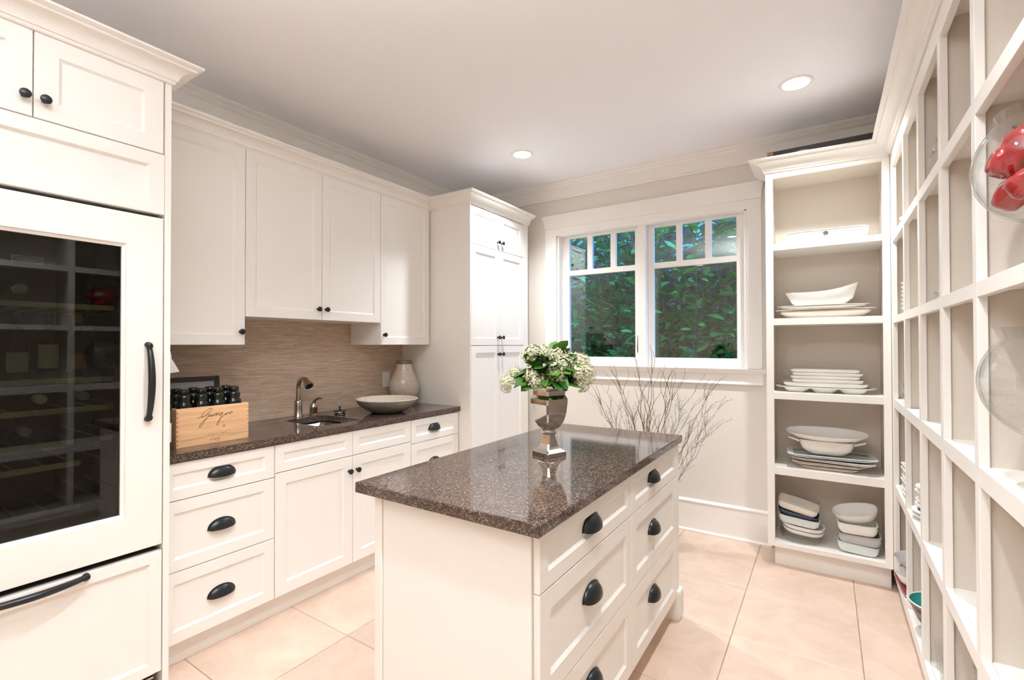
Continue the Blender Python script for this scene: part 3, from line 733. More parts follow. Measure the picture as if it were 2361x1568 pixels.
tag(bpy.data.objects['trim_5'], 'white crown moulding over the open shelving', kind='structure')

# ------------------------------------------------------------------ dishes
def dish(name, loc, rx, ry, h, mt, label, cat='dish', n=4.0, b=0.86, t=0.005, lip=0.0, rot=(0, 0, 0), group=None, wave=0.0, N=44, curve=0.6, foot=None):
    def w(ring, amt):
        if wave:
            for p in ring: p.z += amt * wave * (p.x / rx) ** 2 * (1.5 if p.x > 0 else 0.6)
        return ring
    rg = [sup(rx * b * 0.96, ry * b * 0.96, 0, n, N), w(sup(rx * (b + (1 - b) * curve), ry * (b + (1 - b) * curve), h * 0.35, n, N), 0.3),
          w(sup(rx * (b + (1 - b) * (curve + 1) / 2), ry * (b + (1 - b) * (curve + 1) / 2), h * 0.7, n, N), 0.7), w(sup(rx - lip, ry - lip, h - 0.002, n, N), 1)]
    rg += [w(sup(rx, ry, h, n, N), 1), w(sup(rx, ry, h + 0.002, n, N), 1), w(sup(rx - lip - t, ry - lip - t, h, n, N), 1),
           w(sup(rx * (b + (1 - b) * (curve + 1) / 2) - t, ry * (b + (1 - b) * (curve + 1) / 2) - t, h * 0.7, n, N), 0.7), sup(rx * b - t, ry * b - t, min(t + 0.002, h * 0.5), n, N), sup(rx * 0.3, ry * 0.3, min(t, h * 0.4), n, N)]
    o = MB().loft(rg).build(name, mt, None, smooth=45)
    o.location = loc; o.rotation_euler = rot
    return tag(o, label, cat, group)
ex = 0.0; ey = 3.53
# top compartment
o = dish('baking_dish', (0.003, 3.50, 2.0012), 0.213, 0.10, 0.066, M['china'], 'white ribbed rectangular baking dish with a round emblem, alone on the top shelf', n=6, b=0.93, lip=0.006)
rb = MB()
for k in range(6):
    z = 0.012 + k * 0.008
    f = 0.935 + 0.062 * (z / 0.066)
    rb.loft([[p for p in sup(0.213 * f, 0.10 * f, z + dz, 6, 44)] for dz in (-0.0015, 0.0, 0.0015)], False, False)
    # proud rib
    rb.loft([sup(0.213 * f + 0.0012, 0.10 * f + 0.0012, z - 0.002, 6, 44), sup(0.213 * f + 0.003, 0.10 * f + 0.003, z, 6, 44), sup(0.213 * f + 0.0012, 0.10 * f + 0.0012, z + 0.002, 6, 44)], False, False)
rb.build('ribs', M['china'], o, smooth=60)
mb = MB()
c0 = Vector((0.0, -0.1035, 0.043))
ringp = [c0 + Vector((0.0105 * math.cos(2 * PI * k / 24), 0, 0.0105 * math.sin(2 * PI * k / 24))) for k in range(25)]
mb.tube(ringp, 0.0016, 6); mb.box(-0.0085, 0.0085, -0.1045, -0.1025, 0.0415, 0.0445); mb.box(-0.006, 0.006, -0.1045, -0.1025, 0.0475, 0.049)
mb.build('emblem', M['dark'], o)
# second shelf
dish('platter', (-0.010, 3.515, 1.5415), 0.262, 0.112, 0.052, M['cream_china'], 'large ribbed cream oval platter at the bottom of the second-shelf stack', n=2.6, b=0.70, lip=0.035, curve=0.35)
dish('platter', (-0.020, 3.515, 1.592), 0.240, 0.105, 0.026, M['china'], 'white oval platter between the ribbed platter and the tilted bowl', n=2.3, b=0.62, lip=0.02)
dish('serving_bowl', (-0.018, 3.515, 1.6115), 0.190, 0.088, 0.088, M['china'], 'deep white oblong bowl with a sloping rim on top of two platters', n=2.4, b=0.60, t=0.006, rot=(0, R(-3.5), 0), wave=0.025, cat='bowl')
# third shelf: sectioned platter with rectangular plates
o = dish('sectioned_platter', (-0.012, 3.515, 1.1112), 0.262, 0.095, 0.010, M['china'], 'long white platter with three wells, lowest of the third-shelf stack', n=3, b=0.93, lip=0.02, cat='platter')
for k in (-1, 0, 1):
    w = MB().loft([sup(0.045, 0.05, -0.027, 3, 28, k * 0.145), sup(0.066, 0.066, -0.012, 3, 28, k * 0.145), sup(0.070, 0.070, 0.001, 3, 28, k * 0.145)]).build('well', M['china'], o, smooth=50)
zs = 1.1238
for k, (rx, lab) in enumerate(((0.215, 'widest white rectangular tray, lowest of the trays on the three-well platter'), (0.182, 'thick white rectangular plate second from the bottom of the tray pile'), (0.179, 'white rectangular plate in the middle of the tray pile, third shelf'), (0.180, 'white rectangular plate second from the top of the tray pile'), (0.178, 'topmost white rectangular plate of the third-shelf tray pile'))):
    hh = (0.019, 0.020, 0.017, 0.017, 0.016)[k]
    dish('rectangular_plate', (-0.006 + (0.006 if k % 2 else -0.004), 3.51, zs), rx, 0.082, hh, M['china'], lab, n=9, b=0.95, t=0.004, group='rectangular plates on the third shelf', cat='plate', rot=(0, 0, R((-1, 1.5, -0.5, 1, 0)[k])))
    zs += hh + 0.0027
# fourth shelf: square plates, handled dish, oval bowl
zs = 0.6222
for k, (rx, ry, mt, rz, dx, lab) in enumerate(((0.150, 0.095, 'cream_china', 0, 0.005, 'small square cream plate at the very bottom of the fourth-shelf stack'), (0.185, 0.11, 'cream_china', 2, 0.0, 'square cream plate second from the bottom, fourth shelf'),
                                    (0.215, 0.115, 'china', -3, 0.025, 'wide white square plate in the middle of the fourth-shelf stack'), (0.228, 0.118, 'blue_china', 4, 0.016, 'wide bluish white square plate under the handled dish, corner jutting right'))):
    dish('square_plate', (dx, 3.512, zs), rx, ry, 0.019, M[mt], lab, n=9, b=0.70, lip=0.03, t=0.003, group='square plates on the fourth shelf', cat='plate', rot=(0, 0, R(rz)))
    zs += 0.0225
o = dish('handled_dish', (-0.004, 3.51, zs + 0.001), 0.150, 0.088, 0.082, M['cream_china'], 'cream rectangular dish with two flared handles under the oval bowl', n=3.6, b=0.62, lip=0.008)
for sx in (-1, 1):
    MB().loft([[Vector((sx * 0.138, y * 0.9, 0.066 + dz)) for y, dz in ((-0.07, 0), (0.07, 0), (0.07, 0.010), (-0.07, 0.010))], [Vector((sx * 0.196, y * 0.72, 0.084 + dz)) for y, dz in ((-0.07, 0), (0.07, 0), (0.07, 0.007), (-0.07, 0.007))]]).build('handle', M['cream_china'], o, 0.002)
dish('oval_bowl', (-0.004, 3.51, zs + 0.0855), 0.212, 0.105, 0.044, M['china'], 'wide shallow white oval bowl on top of the fourth-shelf stack', n=2.2, b=0.55, t=0.005, rot=(R(9), 0, 0), cat='bowl')
# bottom shelf, two leaning stacks
GL = M['glass']
Lx, Rx = -0.147, 0.150
z0 = 0.1562
gd = dish('glass_casserole', (Lx + 0.010, 3.50, z0), 0.116, 0.085, 0.058, GL, 'clear glass oval casserole at the bottom of the left bakeware stack', n=2.6, b=0.82, t=0.005, lip=0.006)
dish('baking_dish', (Lx + 0.018, 3.50, z0 + 0.056), 0.112, 0.077, 0.026, M['china'], 'white oval baking dish resting in the clear glass casserole', n=2.8, b=0.82, lip=0.006, rot=(R(5), R(4), 0))
dish('baking_dish', (Lx + 0.018, 3.50, z0 + 0.080), 0.116, 0.080, 0.028, M['china'], 'upper of two nested white oval baking dishes, left bakeware stack', n=2.8, b=0.82, lip=0.006, rot=(R(5), R(4), 0))
dish('baking_dish', (Lx - 0.004, 3.50, z0 + 0.112), 0.112, 0.078, 0.048, M['blue_china'], 'pale blue square baking dish in the left bakeware stack', n=6, b=0.88, lip=0.004, rot=(R(4), R(5), 0))
dish('roasting_dish', (Lx - 0.008, 3.508, z0 + 0.156), 0.110, 0.075, 0.026, M['navy'], 'dark blue dish wedged under the tilted topmost dish, left stack', n=5, b=0.9, rot=(R(3), R(9), 0))
dish('baking_dish', (Lx - 0.012, 3.505, z0 + 0.192), 0.110, 0.072, 0.042, M['cream_china'], 'cream square baking dish tilted on top of the left bakeware stack', n=6, b=0.92, lip=0.004, rot=(R(6), R(12), 0))
dish('glass_casserole', (Lx + 0.006, 3.60, z0 + 0.150), 0.085, 0.05, 0.09, GL, 'clear glass dish leaning behind the cream tilted dish', n=5, b=0.92, t=0.004, rot=(R(2), R(10), 0))
dish('baking_dish', (Rx - 0.004, 3.49, z0 + 0.006), 0.103, 0.072, 0.052, M['blue_china'], 'pale bluish baking dish at the bottom of the right bakeware stack', n=5, b=0.86, lip=0.004, rot=(0, R(3), 0))
dish('roasting_dish', (Rx + 0.006, 3.50, z0 + 0.056), 0.106, 0.078, 0.058, M['grey_china'], 'grey square dish second in the right bakeware stack', n=6, b=0.88, lip=0.006, rot=(R(2), R(-1), 0))
dish('baking_dish', (Rx - 0.004, 3.49, z0 + 0.118), 0.100, 0.074, 0.058, M['china'], 'white rounded rectangular baking dish below the tilted oval dish', n=5, b=0.86, lip=0.004, rot=(R(2), R(-1), 0))
dish('gratin_dish', (Rx - 0.004, 3.515, z0 + 0.190), 0.112, 0.080, 0.052, M['china'], 'pale oval dish tipped sideways on top of the right bakeware stack', n=2.4, b=0.78, t=0.005, rot=(R(14), R(-13), 0))

# picture lying behind the crown on the end unit
pf = empty('framed_picture', (0.0, 3.47, 2.456), label='dark framed picture standing behind the crown moulding on top of the narrow shelf unit', cat='picture')
MB().box(-0.275, 0.46, -0.010, 0.010, 0.0, 0.158).build('glazed_panel', mat('dark_picture_glass', (0.02, 0.018, 0.016), 0.06, spec=0.8), pf)
MB().box(-0.309, -0.275, -0.014, 0.014, 0.0, 0.158).build('frame_end', M['oak'], pf, 0.001)
pf.rotation_euler = (R(-4), 0, 0)

# ------------------------------------------------------------------ things in the right shelf bays
def plates(x, y, z, n, r, dz, mt, lab, group, square=False):
    for k in range(n):
        dish('square_plate' if square else 'dinner_plate', (x + 0.002 * ((k * 7) % 3 - 1), y, z + k * dz), r, r, dz * 0.95 + 0.006, mt, lab(k, n), n=7 if square else 2, b=0.62, lip=0.02, t=0.003, group=group, cat='plate', rot=(0, 0, R((k * 5) % 4)))
ORD = ['lowest', 'second', 'third', 'fourth', 'fifth', 'sixth', 'seventh', 'eighth']
def lab_of(what, where):
    return lambda k, n: ('lowest ' + what + ' of the stack ' + where) if k == 0 else (('topmost ' + what + ' of the stack ' + where) if k == n - 1 else what + ', ' + ORD[k] + ' from the bottom of the stack ' + where)
dish('bread_plate', (0.395, 3.05, 1.9782), 0.085, 0.085, 0.03, M['china'], 'small white dish at the far end of the highest shelf', n=2, b=0.6, cat='plate')
for k in range(7):
    dish('small_bowl', (0.400, 3.13, 1.5312 + k * 0.021), 0.078, 0.078, 0.036, M['china'], lab_of('small white bowl', 'in the far bay')(k, 7), n=2, b=0.55, t=0.003, cat='bowl', group='small bowls in the far bay')
for k in range(2):
    dish('glass_bowl', (0.392, 3.12, 1.0845 + k * 0.052), 0.080, 0.080, 0.048, GL, ('lower' if k == 0 else 'upper') + ' clear glass bowl in the far bay', n=2, b=0.6, t=0.004, cat='bowl', group='glass bowls in the far bay')
plates(0.405, 3.06, 0.6212, 8, 0.090, 0.019, M['china'], lab_of('square white plate', 'in the far bay'), 'square plates in the far bay', True)
# round plates + cup in second bay
plates(0.412, 2.72, 0.6212, 2, 0.105, 0.016, M['china'], lambda k, n: ('lower' if k == 0 else 'upper') + ' wide white plate under the round plate stack, second bay', 'wide plates in the second bay')
plates(0.412, 2.74, 0.656, 5, 0.088, 0.019, M['china'], lab_of('round white plate', 'in the second bay'), 'round plates in the second bay')
cp = empty('cup', (0.412, 2.76, 0.760), label='small white cup standing on the round plate stack', cat='cup')
MB().lathe([(0.02, 0), (0.026, 0.01), (0.033, 0.045), (0.035, 0.058), (0.032, 0.058), (0.028, 0.012), (0.0, 0.008)], 24).build('bowl', M['china'], cp, smooth=50)
MB().tube([(-0.032, 0, 0.045), (-0.048, 0, 0.045), (-0.05, 0, 0.028), (-0.028, 0, 0.016)], 0.0035, 8).build('handle', M['china'], cp, smooth=50)
# bottom far bay: two grey bowls and a dark red book
dish('mixing_bowl', (0.380, 3.16, 0.245), 0.088, 0.088, 0.055, M['grey_china'], 'grey bowl on top in the far bottom bay', n=2, b=0.5, cat='bowl', t=0.004, rot=(0, R(-6), 0))
dish('mixing_bowl', (0.375, 3.08, 0.1796), 0.095, 0.095, 0.06, M['china'], 'white bowl under the grey bowl in the far bottom bay', n=2, b=0.5, cat='bowl', t=0.004)
bk = empty('book', (0.40, 3.10, 0.1622), rz=R(4), label='closed dark red book under the bowls in the far bottom bay', cat='book')
MB().box(-0.10, 0.12, -0.13, 0.13, 0, 0.0025).box(-0.10, 0.12, -0.13, 0.13, 0.014, 0.0165).box(0.118, 0.12, -0.13, 0.13, 0, 0.0165).build('cover', M['box_red'], bk)
MB().box(-0.097, 0.117, -0.127, 0.127, 0.0025, 0.014).build('pages', M['paper'], bk)
tb = empty('teal_bowl', (0.392, 2.665, 0.1622), label='teal-lined bowl with a dark floral outside in the second bottom bay', cat='bowl')
MB().lathe([(0.045, 0), (0.05, 0.012), (0.075, 0.05), (0.102, 0.118), (0.104, 0.128)], 36, None, True, False).build('outer_shell', M['floral'], tb, smooth=50)
MB().lathe([(0.101, 0.127), (0.098, 0.117), (0.070, 0.05), (0.04, 0.02), (0.0, 0.016)], 36, None, False, True).build('inner_glaze', M['teal'], tb, smooth=50)
MB().lathe([(0.1045, 0.125), (0.1055, 0.129), (0.103, 0.131), (0.0995, 0.127)], 36, None, False, False).build('rim', M['china'], tb, smooth=50)
def jar(name, loc, r, h, lab, cat='jar', lid=None, group=None, foot=False, rot=0):
    e = empty(name, loc, label=lab, cat=cat, group=group)
    t = 0.003
    pr = [(r * 0.9, 0), (r, 0.006), (r, h * 0.72), (r * 0.72, h * 0.84), (r * 0.66, h)]
    MB().lathe(pr + [(a - t, z) for a, z in pr[::-1][:-1]] + [(0.0, t)], 28).build('glass_body', GL, e, smooth=50)
    if lid: MB().lathe([(r * 0.76, h - 0.012), (r * 0.78, h - 0.01), (r * 0.78, h + 0.010), (r * 0.55, h + 0.016), (0, h + 0.017)], 24).build('lid', lid, e, smooth=40)
    return e
jar('storage_jar', (0.352, 2.265, 1.9782), 0.038, 0.105, 'small glass jar with a grey lid on the highest shelf, left of the taller jar', lid=M['steel'], group='lidded jars on the highest shelf')
jar('storage_jar', (0.362, 2.19, 1.9782), 0.040, 0.150, 'taller glass jar with a grey lid on the highest shelf', lid=M['steel'], group='lidded jars on the highest shelf')
bo = empty('glass_bottle', (0.352, 2.62, 1.9782), label='clear glass bottle with a white cap and black collar on the highest shelf', cat='bottle')
MB().lathe([(0.030, 0), (0.034, 0.004), (0.034, 0.085), (0.02, 0.11), (0.016, 0.135), (0.013, 0.135), (0.017, 0.11), (0.031, 0.084), (0.031, 0.007), (0, 0.006)], 24).build('glass_body', GL, bo, smooth=50)
MB().lathe([(0.022, 0.120), (0.024, 0.122), (0.020, 0.134)], 24).build('collar', M['dark'], bo, smooth=40)
MB().lathe([(0.017, 0.134), (0.018, 0.136), (0.018, 0.165), (0.0, 0.167)], 24).build('cap', M['china'], bo, smooth=40)
dish('acrylic_tray', (0.375, 2.21, 1.5312), 0.05, 0.085, 0.034, GL, 'small clear tray on the shelf just above eye level, third bay', n=8, b=0.9, t=0.004, cat='tray')
GP = [(0.360, 2.385, 0.10, 0.028), (0.362, 2.322, 0.11, 0.030), (0.364, 2.258, 0.10, 0.031), (0.362, 2.194, 0.09, 0.030), (0.426, 2.29, 0.12, 0.030), (0.426, 2.355, 0.13, 0.030)]
GLB = ['ribbed clear tumbler farthest back at the shelf front, third bottom bay', 'clear tumbler next to the farthest one, third bottom bay', 'clear tumbler in the middle of the front row, third bottom bay', 'clear tumbler nearest the viewer, third bottom bay', 'clear tumbler in the rear row, right one, third bottom bay', 'clear tumbler in the rear row, left one, third bottom bay']
for (x, y, h, r), lb in zip(GP, GLB):
    e = empty('tumbler', (x, y, 0.1622), label=lb, cat='glass', group='tumblers in the third bottom bay')
    MB().lathe([(r * 0.75, 0), (r * 0.78, 0.003), (r, h), (r - 0.003, h), (r * 0.72, 0.012), (0, 0.01)], 24).build('glass_body', GL, e, smooth=50)
pi_ = empty('glass_pitcher', (0.395, 1.86, 0.1622), label='tall clear glass pitcher in the shaded fourth bottom bay', cat='pitcher')
MB().lathe([(0.045, 0), (0.055, 0.005), (0.068, 0.12), (0.058, 0.22), (0.048, 0.27), (0.052, 0.30), (0.049, 0.30), (0.045, 0.27), (0.055, 0.22), (0.064, 0.12), (0.051, 0.012), (0, 0.01)], 32).build('glass_body', M['glass'], pi_, smooth=50)
MB().tube([(0.04, -0.02, 0.27), (0.085, -0.045, 0.265), (0.10, -0.05, 0.20), (0.085, -0.045, 0.13), (0.06, -0.03, 0.11)], 0.006, 8).build('handle', M['glass'], pi_, smooth=50)

# footed glass globes nearest the camera
def globe(loc, R0, lab, fh):
    e = empty('footed_globe_vase', loc, label=lab, cat='vase', group='footed glass globes')
    cz = fh + R0; pr = [(0.062, 0.0), (0.062, 0.003), (0.02, 0.012), (0.014, 0.03), (0.02, fh - 0.004)]
    a0 = 0.2
    out = [(R0 * math.sin(a), cz - R0 * math.cos(a)) for a in [a0 + (2.45 - a0) * k / 22 for k in range(23)]]
    lip = [(out[-1][0] + 0.006, out[-1][1] + 0.02), (out[-1][0] + 0.003, out[-1][1] + 0.021)]
    r1 = R0 - 0.004
    inn = [(r1 * math.sin(a), cz - r1 * math.cos(a)) for a in [2.45 - 2.45 * k / 22 for k in range(23)]]
    MB().lathe(out + lip + inn, 48, None, False, False).build('bowl', GL, e, smooth=60)
    MB().lathe(pr, 36).build('foot', GL, e, smooth=50)
    return e, cz
globe((0.392, 1.405, 1.0845), 0.122, 'empty clear glass globe on a foot, at the right edge of the photo', 0.095)
e, cz = globe((0.385, 1.405, 1.5315), 0.122, 'clear glass globe full of red peppers, at the right edge of the photo', 0.095)
def pepper():
    rings = []
    N = 28
    for r, z in ((0.001, -0.034), (0.018, -0.038), (0.031, -0.028), (0.037, -0.006), (0.038, 0.012), (0.031, 0.029), (0.016, 0.033), (0.005, 0.026), (0.001, 0.025)):
        rings.append([Vector((r * (1 + 0.11 * math.cos(4 * a)) * math.cos(a), r * (1 + 0.11 * math.cos(4 * a)) * math.sin(a), z)) for a in [2 * PI * k / N for k in range(N)]])
    e = empty('red_pepper', (0, 0, 0), label='x', cat='pepper', group='red peppers in the glass globe')
    MB().loft(rings).build('flesh', M['red'], e, smooth=60)
    MB().tube([(0, 0, 0.024), (0.001, 0.001, 0.036), (0.006, 0.003, 0.046)], [0.005, 0.004, 0.0045], 7).build('stalk', M['redstem'], e, smooth=60)
    return e
pp = None
cg = Vector((0.385, 1.405, 1.5315 + cz))
random.seed(11)
PPL = []
PLAB = ['glossy red pepper at the very bottom of the glass globe', 'lower-layer red pepper toward the back wall and the window', 'lower-layer red pepper at the front of the globe, window side', 'lower-layer red pepper at the front of the globe, viewer side',
        'lower-layer red pepper at the back of the globe, viewer side', 'middle-layer red pepper on the window side of the globe', 'middle-layer red pepper bulging at the aisle side of the globe', 'middle-layer red pepper nearest the viewer in the globe',
        'middle-layer red pepper against the back of the globe', 'red pepper in the core of the glass globe', 'top-layer red pepper, aisle side of the globe', 'top-layer red pepper, wall side of the globe']
PPOS = [(0, 0, -0.072), (0.045, 0.04, -0.045), (-0.05, 0.035, -0.048), (-0.045, -0.045, -0.045), (0.045, -0.048, -0.048), (0.0, 0.066, 0.012), (-0.066, -0.004, 0.014), (0.002, -0.068, 0.012), (0.067, 0.0, 0.012), (0.0, 0.0, 0.012), (-0.03, 0.03, 0.062), (0.03, -0.03, 0.06)]
for q in PPOS:
    v = cg + Vector(q)
    if pp is None: pp = pepper(); o = pp; o.location = v
    else: o = dup(pp, v)
    o['label'] = PLAB[len(PPL)]; PPL.append(o)
    o.rotation_euler = (random.uniform(-1.2, 1.2), random.uniform(-1.2, 1.2), random.uniform(0, 6)); o.scale = (0.84,) * 3

# ------------------------------------------------------------------ counter things
CZ = 0.9212
cr = empty('wooden_crate', (-2.41, 0.957, CZ), label='pale pine wine crate with burnt lettering, full of dark bottles on the counter', cat='crate')
D, Wd, Hc, t = 0.175, 0.317, 0.175, 0.009
def bev(b, nm): return BX(nm, M['crate'], cr, b, 0.001)
bev((-t, 0, 0, Wd, 0, Hc), 'front_board'); bev((-D, -D + t, 0, Wd, 0, Hc), 'back_board')
bev((-D + t, -t, 0, t, 0, Hc), 'end_board'); bev((-D + t, -t, Wd - t, Wd, 0, Hc), 'end_board'); bev((-D + t, -t, t, Wd - t, 0, t), 'bottom_board')
STROKES = [[(0.085, 0.125), (0.108, 0.131), (0.13, 0.144), (0.145, 0.157), (0.147, 0.162), (0.139, 0.164), (0.122, 0.156), (0.105, 0.14), (0.101, 0.131), (0.108, 0.127), (0.122, 0.132), (0.134, 0.139), (0.133, 0.132), (0.114, 0.106), (0.099, 0.084), (0.093, 0.082), (0.094, 0.089), (0.106, 0.106), (0.136, 0.13)],
[(0.142, 0.138), (0.138, 0.126), (0.148, 0.135), (0.145, 0.125), (0.155, 0.134), (0.161, 0.138), (0.155, 0.131), (0.159, 0.127), (0.165, 0.133), (0.163, 0.137), (0.17, 0.139), (0.167, 0.128), (0.177, 0.14), (0.181, 0.138)],
[(0.19, 0.139), (0.181, 0.135), (0.177, 0.129), (0.183, 0.127), (0.195, 0.139), (0.183, 0.109), (0.175, 0.086), (0.169, 0.083), (0.169, 0.09), (0.18, 0.107), (0.198, 0.122), (0.212, 0.134), (0.208, 0.126), (0.221, 0.135), (0.224, 0.131), (0.228, 0.128), (0.237, 0.134), (0.239, 0.137), (0.233, 0.139), (0.225, 0.133)]]
LINES = [[(0.02, 0.031), (0.061, 0.031), (0.098, 0.033), (0.119, 0.034), (0.133, 0.043), (0.147, 0.047), (0.157, 0.041), (0.164, 0.041), (0.175, 0.046)],
[(0.178, 0.039), (0.186, 0.044), (0.192, 0.037), (0.201, 0.045), (0.211, 0.044), (0.226, 0.031), (0.263, 0.031), (0.303, 0.032)], [(0.133, 0.036), (0.141, 0.039), (0.148, 0.035), (0.157, 0.037)], [(0.192, 0.041), (0.199, 0.04), (0.205, 0.042)]]
def smoothpts(P, n=5):
    out = []
    for i in range(len(P) - 1):
        p0 = P[max(i - 1, 0)]; p1 = P[i]; p2 = P[i + 1]; p3 = P[min(i + 2, len(P) - 1)]
        for k in range(n):
            u = k / n
            out.append(tuple(0.5 * ((2 * p1[j]) + (-p0[j] + p2[j]) * u + (2 * p0[j] - 5 * p1[j] + 4 * p2[j] - p3[j]) * u * u + (-p0[j] + 3 * p1[j] - 3 * p2[j] + p3[j]) * u ** 3) for j in range(2)))
    out.append(P[-1]); return out
mb = MB()
def ribbon(P, w):
    L_, R_ = [], []
    for i, p in enumerate(P):
        a = Vector(P[max(i - 1, 0)]); b = Vector(P[min(i + 1, len(P) - 1)]); d = (b - a)
        d = d.normalized() if d.length > 1e-9 else Vector((1, 0)); nn = Vector((-d.y, d.x)) * w / 2
        L_.append(Vector((0.0004, p[0] + nn.x, p[1] + nn.y))); R_.append(Vector((0.0004, p[0] - nn.x, p[1] - nn.y)))
    mb.loft([L_, R_], False, False, closed=False)
for s in STROKES: ribbon(smoothpts(s), 0.0022)
for s in LINES: ribbon(s, 0.0009)
for y, z in ((0.209, 0.109), (0.221, 0.109), (0.231, 0.11), (0.243, 0.111), (0.251, 0.111), (0.259, 0.11)): mb.box(0.0, 0.0004, y - 0.001, y + 0.001, z - 0.0014, z + 0.0014)
mb.box(0.0, 0.0004, 0.163, 0.181, 0.0075, 0.0085)
mb.build('burnt_lettering', M['ink'], cr)
mb = MB()
for y, z, r in ((0.201, 0.075, 0.0052), (0.193, 0.094, 0.0028)): mb.lathe([(r, 0), (r, 0.0003)], 12, TX(0.0, y, z))
mb.build('knot', M['redspot'], cr)
tcv = bpy.data.curves.new('crate_text', 'FONT'); tcv.body = 'LA MASSA'; tcv.size = 0.0105; tcv.align_x = 'CENTER'; tcv.extrude = 0.0001
to = bpy.data.objects.new('crate_text', tcv); COL.objects.link(to)
dg = bpy.context.evaluated_depsgraph_get(); me = bpy.data.meshes.new_from_object(to.evaluated_get(dg)); bpy.data.objects.remove(to)
me.materials.clear(); me.materials.append(M['ink'])
to = bpy.data.objects.new('printed_text', me); COL.objects.link(to); to.parent = cr; to.matrix_local = Matrix.Translation((0.0004, 0.161, 0.0150)) @ Matrix(((0, 0, 1), (1, 0, 0), (0, 1, 0))).to_4x4()
# finger joints at the ends
mb = MB()
for k in range(8): mb.box(0.0, 0.0005, 0.001, 0.008, 0.008 + k * 0.0205, 0.018 + k * 0.0205)
for k in range(8): mb.box(0.0, 0.0005, Wd - 0.008, Wd - 0.001, 0.008 + k * 0.0205, 0.012 + k * 0.0205)
mb.build('finger_joints', wood('end_grain', (0.40, 0.20, 0.09), (0.56, 0.30, 0.15)), cr)
# swing-top bottles: two rows of four
def beer():
    e = empty('dark_bottle', (0, 0, 0), label='x', cat='bottle', group='dark bottles in the wooden crate')
    MB().lathe([(0.028, 0), (0.032, 0.004), (0.0335, 0.130), (0.0350, 0.155), (0.0350, 0.170), (0.0320, 0.183), (0.0260, 0.190), (0.0268, 0.196), (0.0290, 0.205), (0.0280, 0.215), (0.0225, 0.223), (0.0190, 0.226)], 28).build('glass', M['bottle'], e, smooth=60)
    MB().lathe([(0.0190, 0.225), (0.0222, 0.230), (0.0235, 0.237), (0.0215, 0.245), (0.014, 0.249), (0, 0.250)], 24).build('stopper', M['bottle'], e, smooth=60)
    return e
be = None
BL = ['front-row dark bottle at the left end of the crate, by the refrigerator', 'front-row dark bottle second from the left in the crate', 'front-row dark bottle third from the left in the crate', 'front-row dark bottle at the right end of the crate']
for row, x in enumerate((-2.458, -2.537)):
    for k in range(4):
        loc = (x, 0.957 + 0.048 + k * 0.0735, CZ + t + 0.0003)
        lb = BL[k] if row == 0 else BL[k].replace('front-row', 'back-row')
        if be is None: be = beer(); be.location = loc; be['label'] = lb
        else: dup(be, loc, label=lb)
wbm = standing('wine_bottle', (-2.425, 0.905, CZ), 'green wine bottle with a white label squeezed between refrigerator and crate', 'bottle', M['greenbottle'], M['paper'], 0.30, 0.0375, lz=(0.12, 0.40))
mb = MB()
for k in range(5):
    a0 = R(-35); zz = 0.045 + k * 0.014
    mb.loft([[Vector((0.0385 * math.cos(a), 0.0385 * math.sin(a), zz + dz)) for a in [R(-40) + R(75) * j / 10 for j in range(11)]] for dz in (0, 0.0018 if k != 3 else 0.006)], False, False, closed=False)
mb.build('label_print', M['grey_china'], wbm)
pfm = empty('framed_print', (-2.865, 0.90, CZ), label='black framed grey print leaning on the backsplash behind the crate', cat='picture')
fw_, fh_ = 0.46, 0.288
mb = MB()
for b in ((0, fw_, 0, 0.026), (0, fw_, fh_ - 0.026, fh_), (0, 0.026, 0.026, fh_ - 0.026), (fw_ - 0.026, fw_, 0.026, fh_ - 0.026)): mb.box(-0.008, 0.010, b[0], b[1], b[2], b[3])
mb.build('frame', M['blackframe'], pfm, 0.0015)
MB().box(-0.004, 0.002, 0.025, fw_ - 0.025, 0.025, fh_ - 0.025).build('print', M['greypaper'], pfm)
mb = MB(); MB().lathe([(0.075, 0.0022), (0.075, 0.0030)], 28, Matrix(((0, 0, 1, 0), (1, 0, 0, 0.255), (0, 1, 0, 0.13), (0, 0, 0, 1)))).build('printed_disc', mat('olive_print', (0.10, 0.085, 0.05), 0.5), pfm)
pfm.rotation_euler = (0, R(-6), 0)
# paper towel roll under the wall cabinet, its loose sheet showing past the refrigerator
pt = empty('paper_towel_roll', (-2.60, 0.935, 1.315), label='white paper towel roll with a loose sheet, half hidden by the refrigerator', cat='paper towel')
MB().lathe([(0.018, -0.055), (0.054, -0.055), (0.054, 0.055), (0.018, 0.055)], 28, Matrix(((1, 0, 0, 0), (0, 0, 1, 0), (0, 1, 0, 0), (0, 0, 0, 1)))).build('roll', M['paper'], pt, smooth=40)
MB().loft([[Vector((0.054, -0.05, 0.01)), Vector((0.054, 0.030, 0.035))], [Vector((0.062, -0.05, -0.03)), Vector((0.062, 0.060, -0.01))], [Vector((0.060, -0.05, -0.075)), Vector((0.064, 0.084, -0.058))]], False, False, closed=False).build('loose_sheet', M['paper'], pt)
MB().tube([(0, -0.07, 0), (0, 0.07, 0)], 0.008, 10).tube([(0, -0.068, 0), (0, -0.068, 0.068)], 0.005, 8).tube([(0, 0.066, 0), (0, 0.066, 0.068)], 0.005, 8).build('holder', M['black'], pt)
# outlet
ol = empty('wall_outlet', (XW + 0.0122, 2.612, 1.11), label='cream double outlet plate on the backsplash beside the stone vase', cat='outlet')
BX('plate', M['plastic'], ol, (0, 0.006, -0.036, 0.036, -0.06, 0.06), 0.003)
for s in (-1, 1): BX('socket', M['china'], ol, (0.006, 0.008, -0.017, 0.017, s * 0.027 - 0.014, s * 0.027 + 0.014), 0.001)
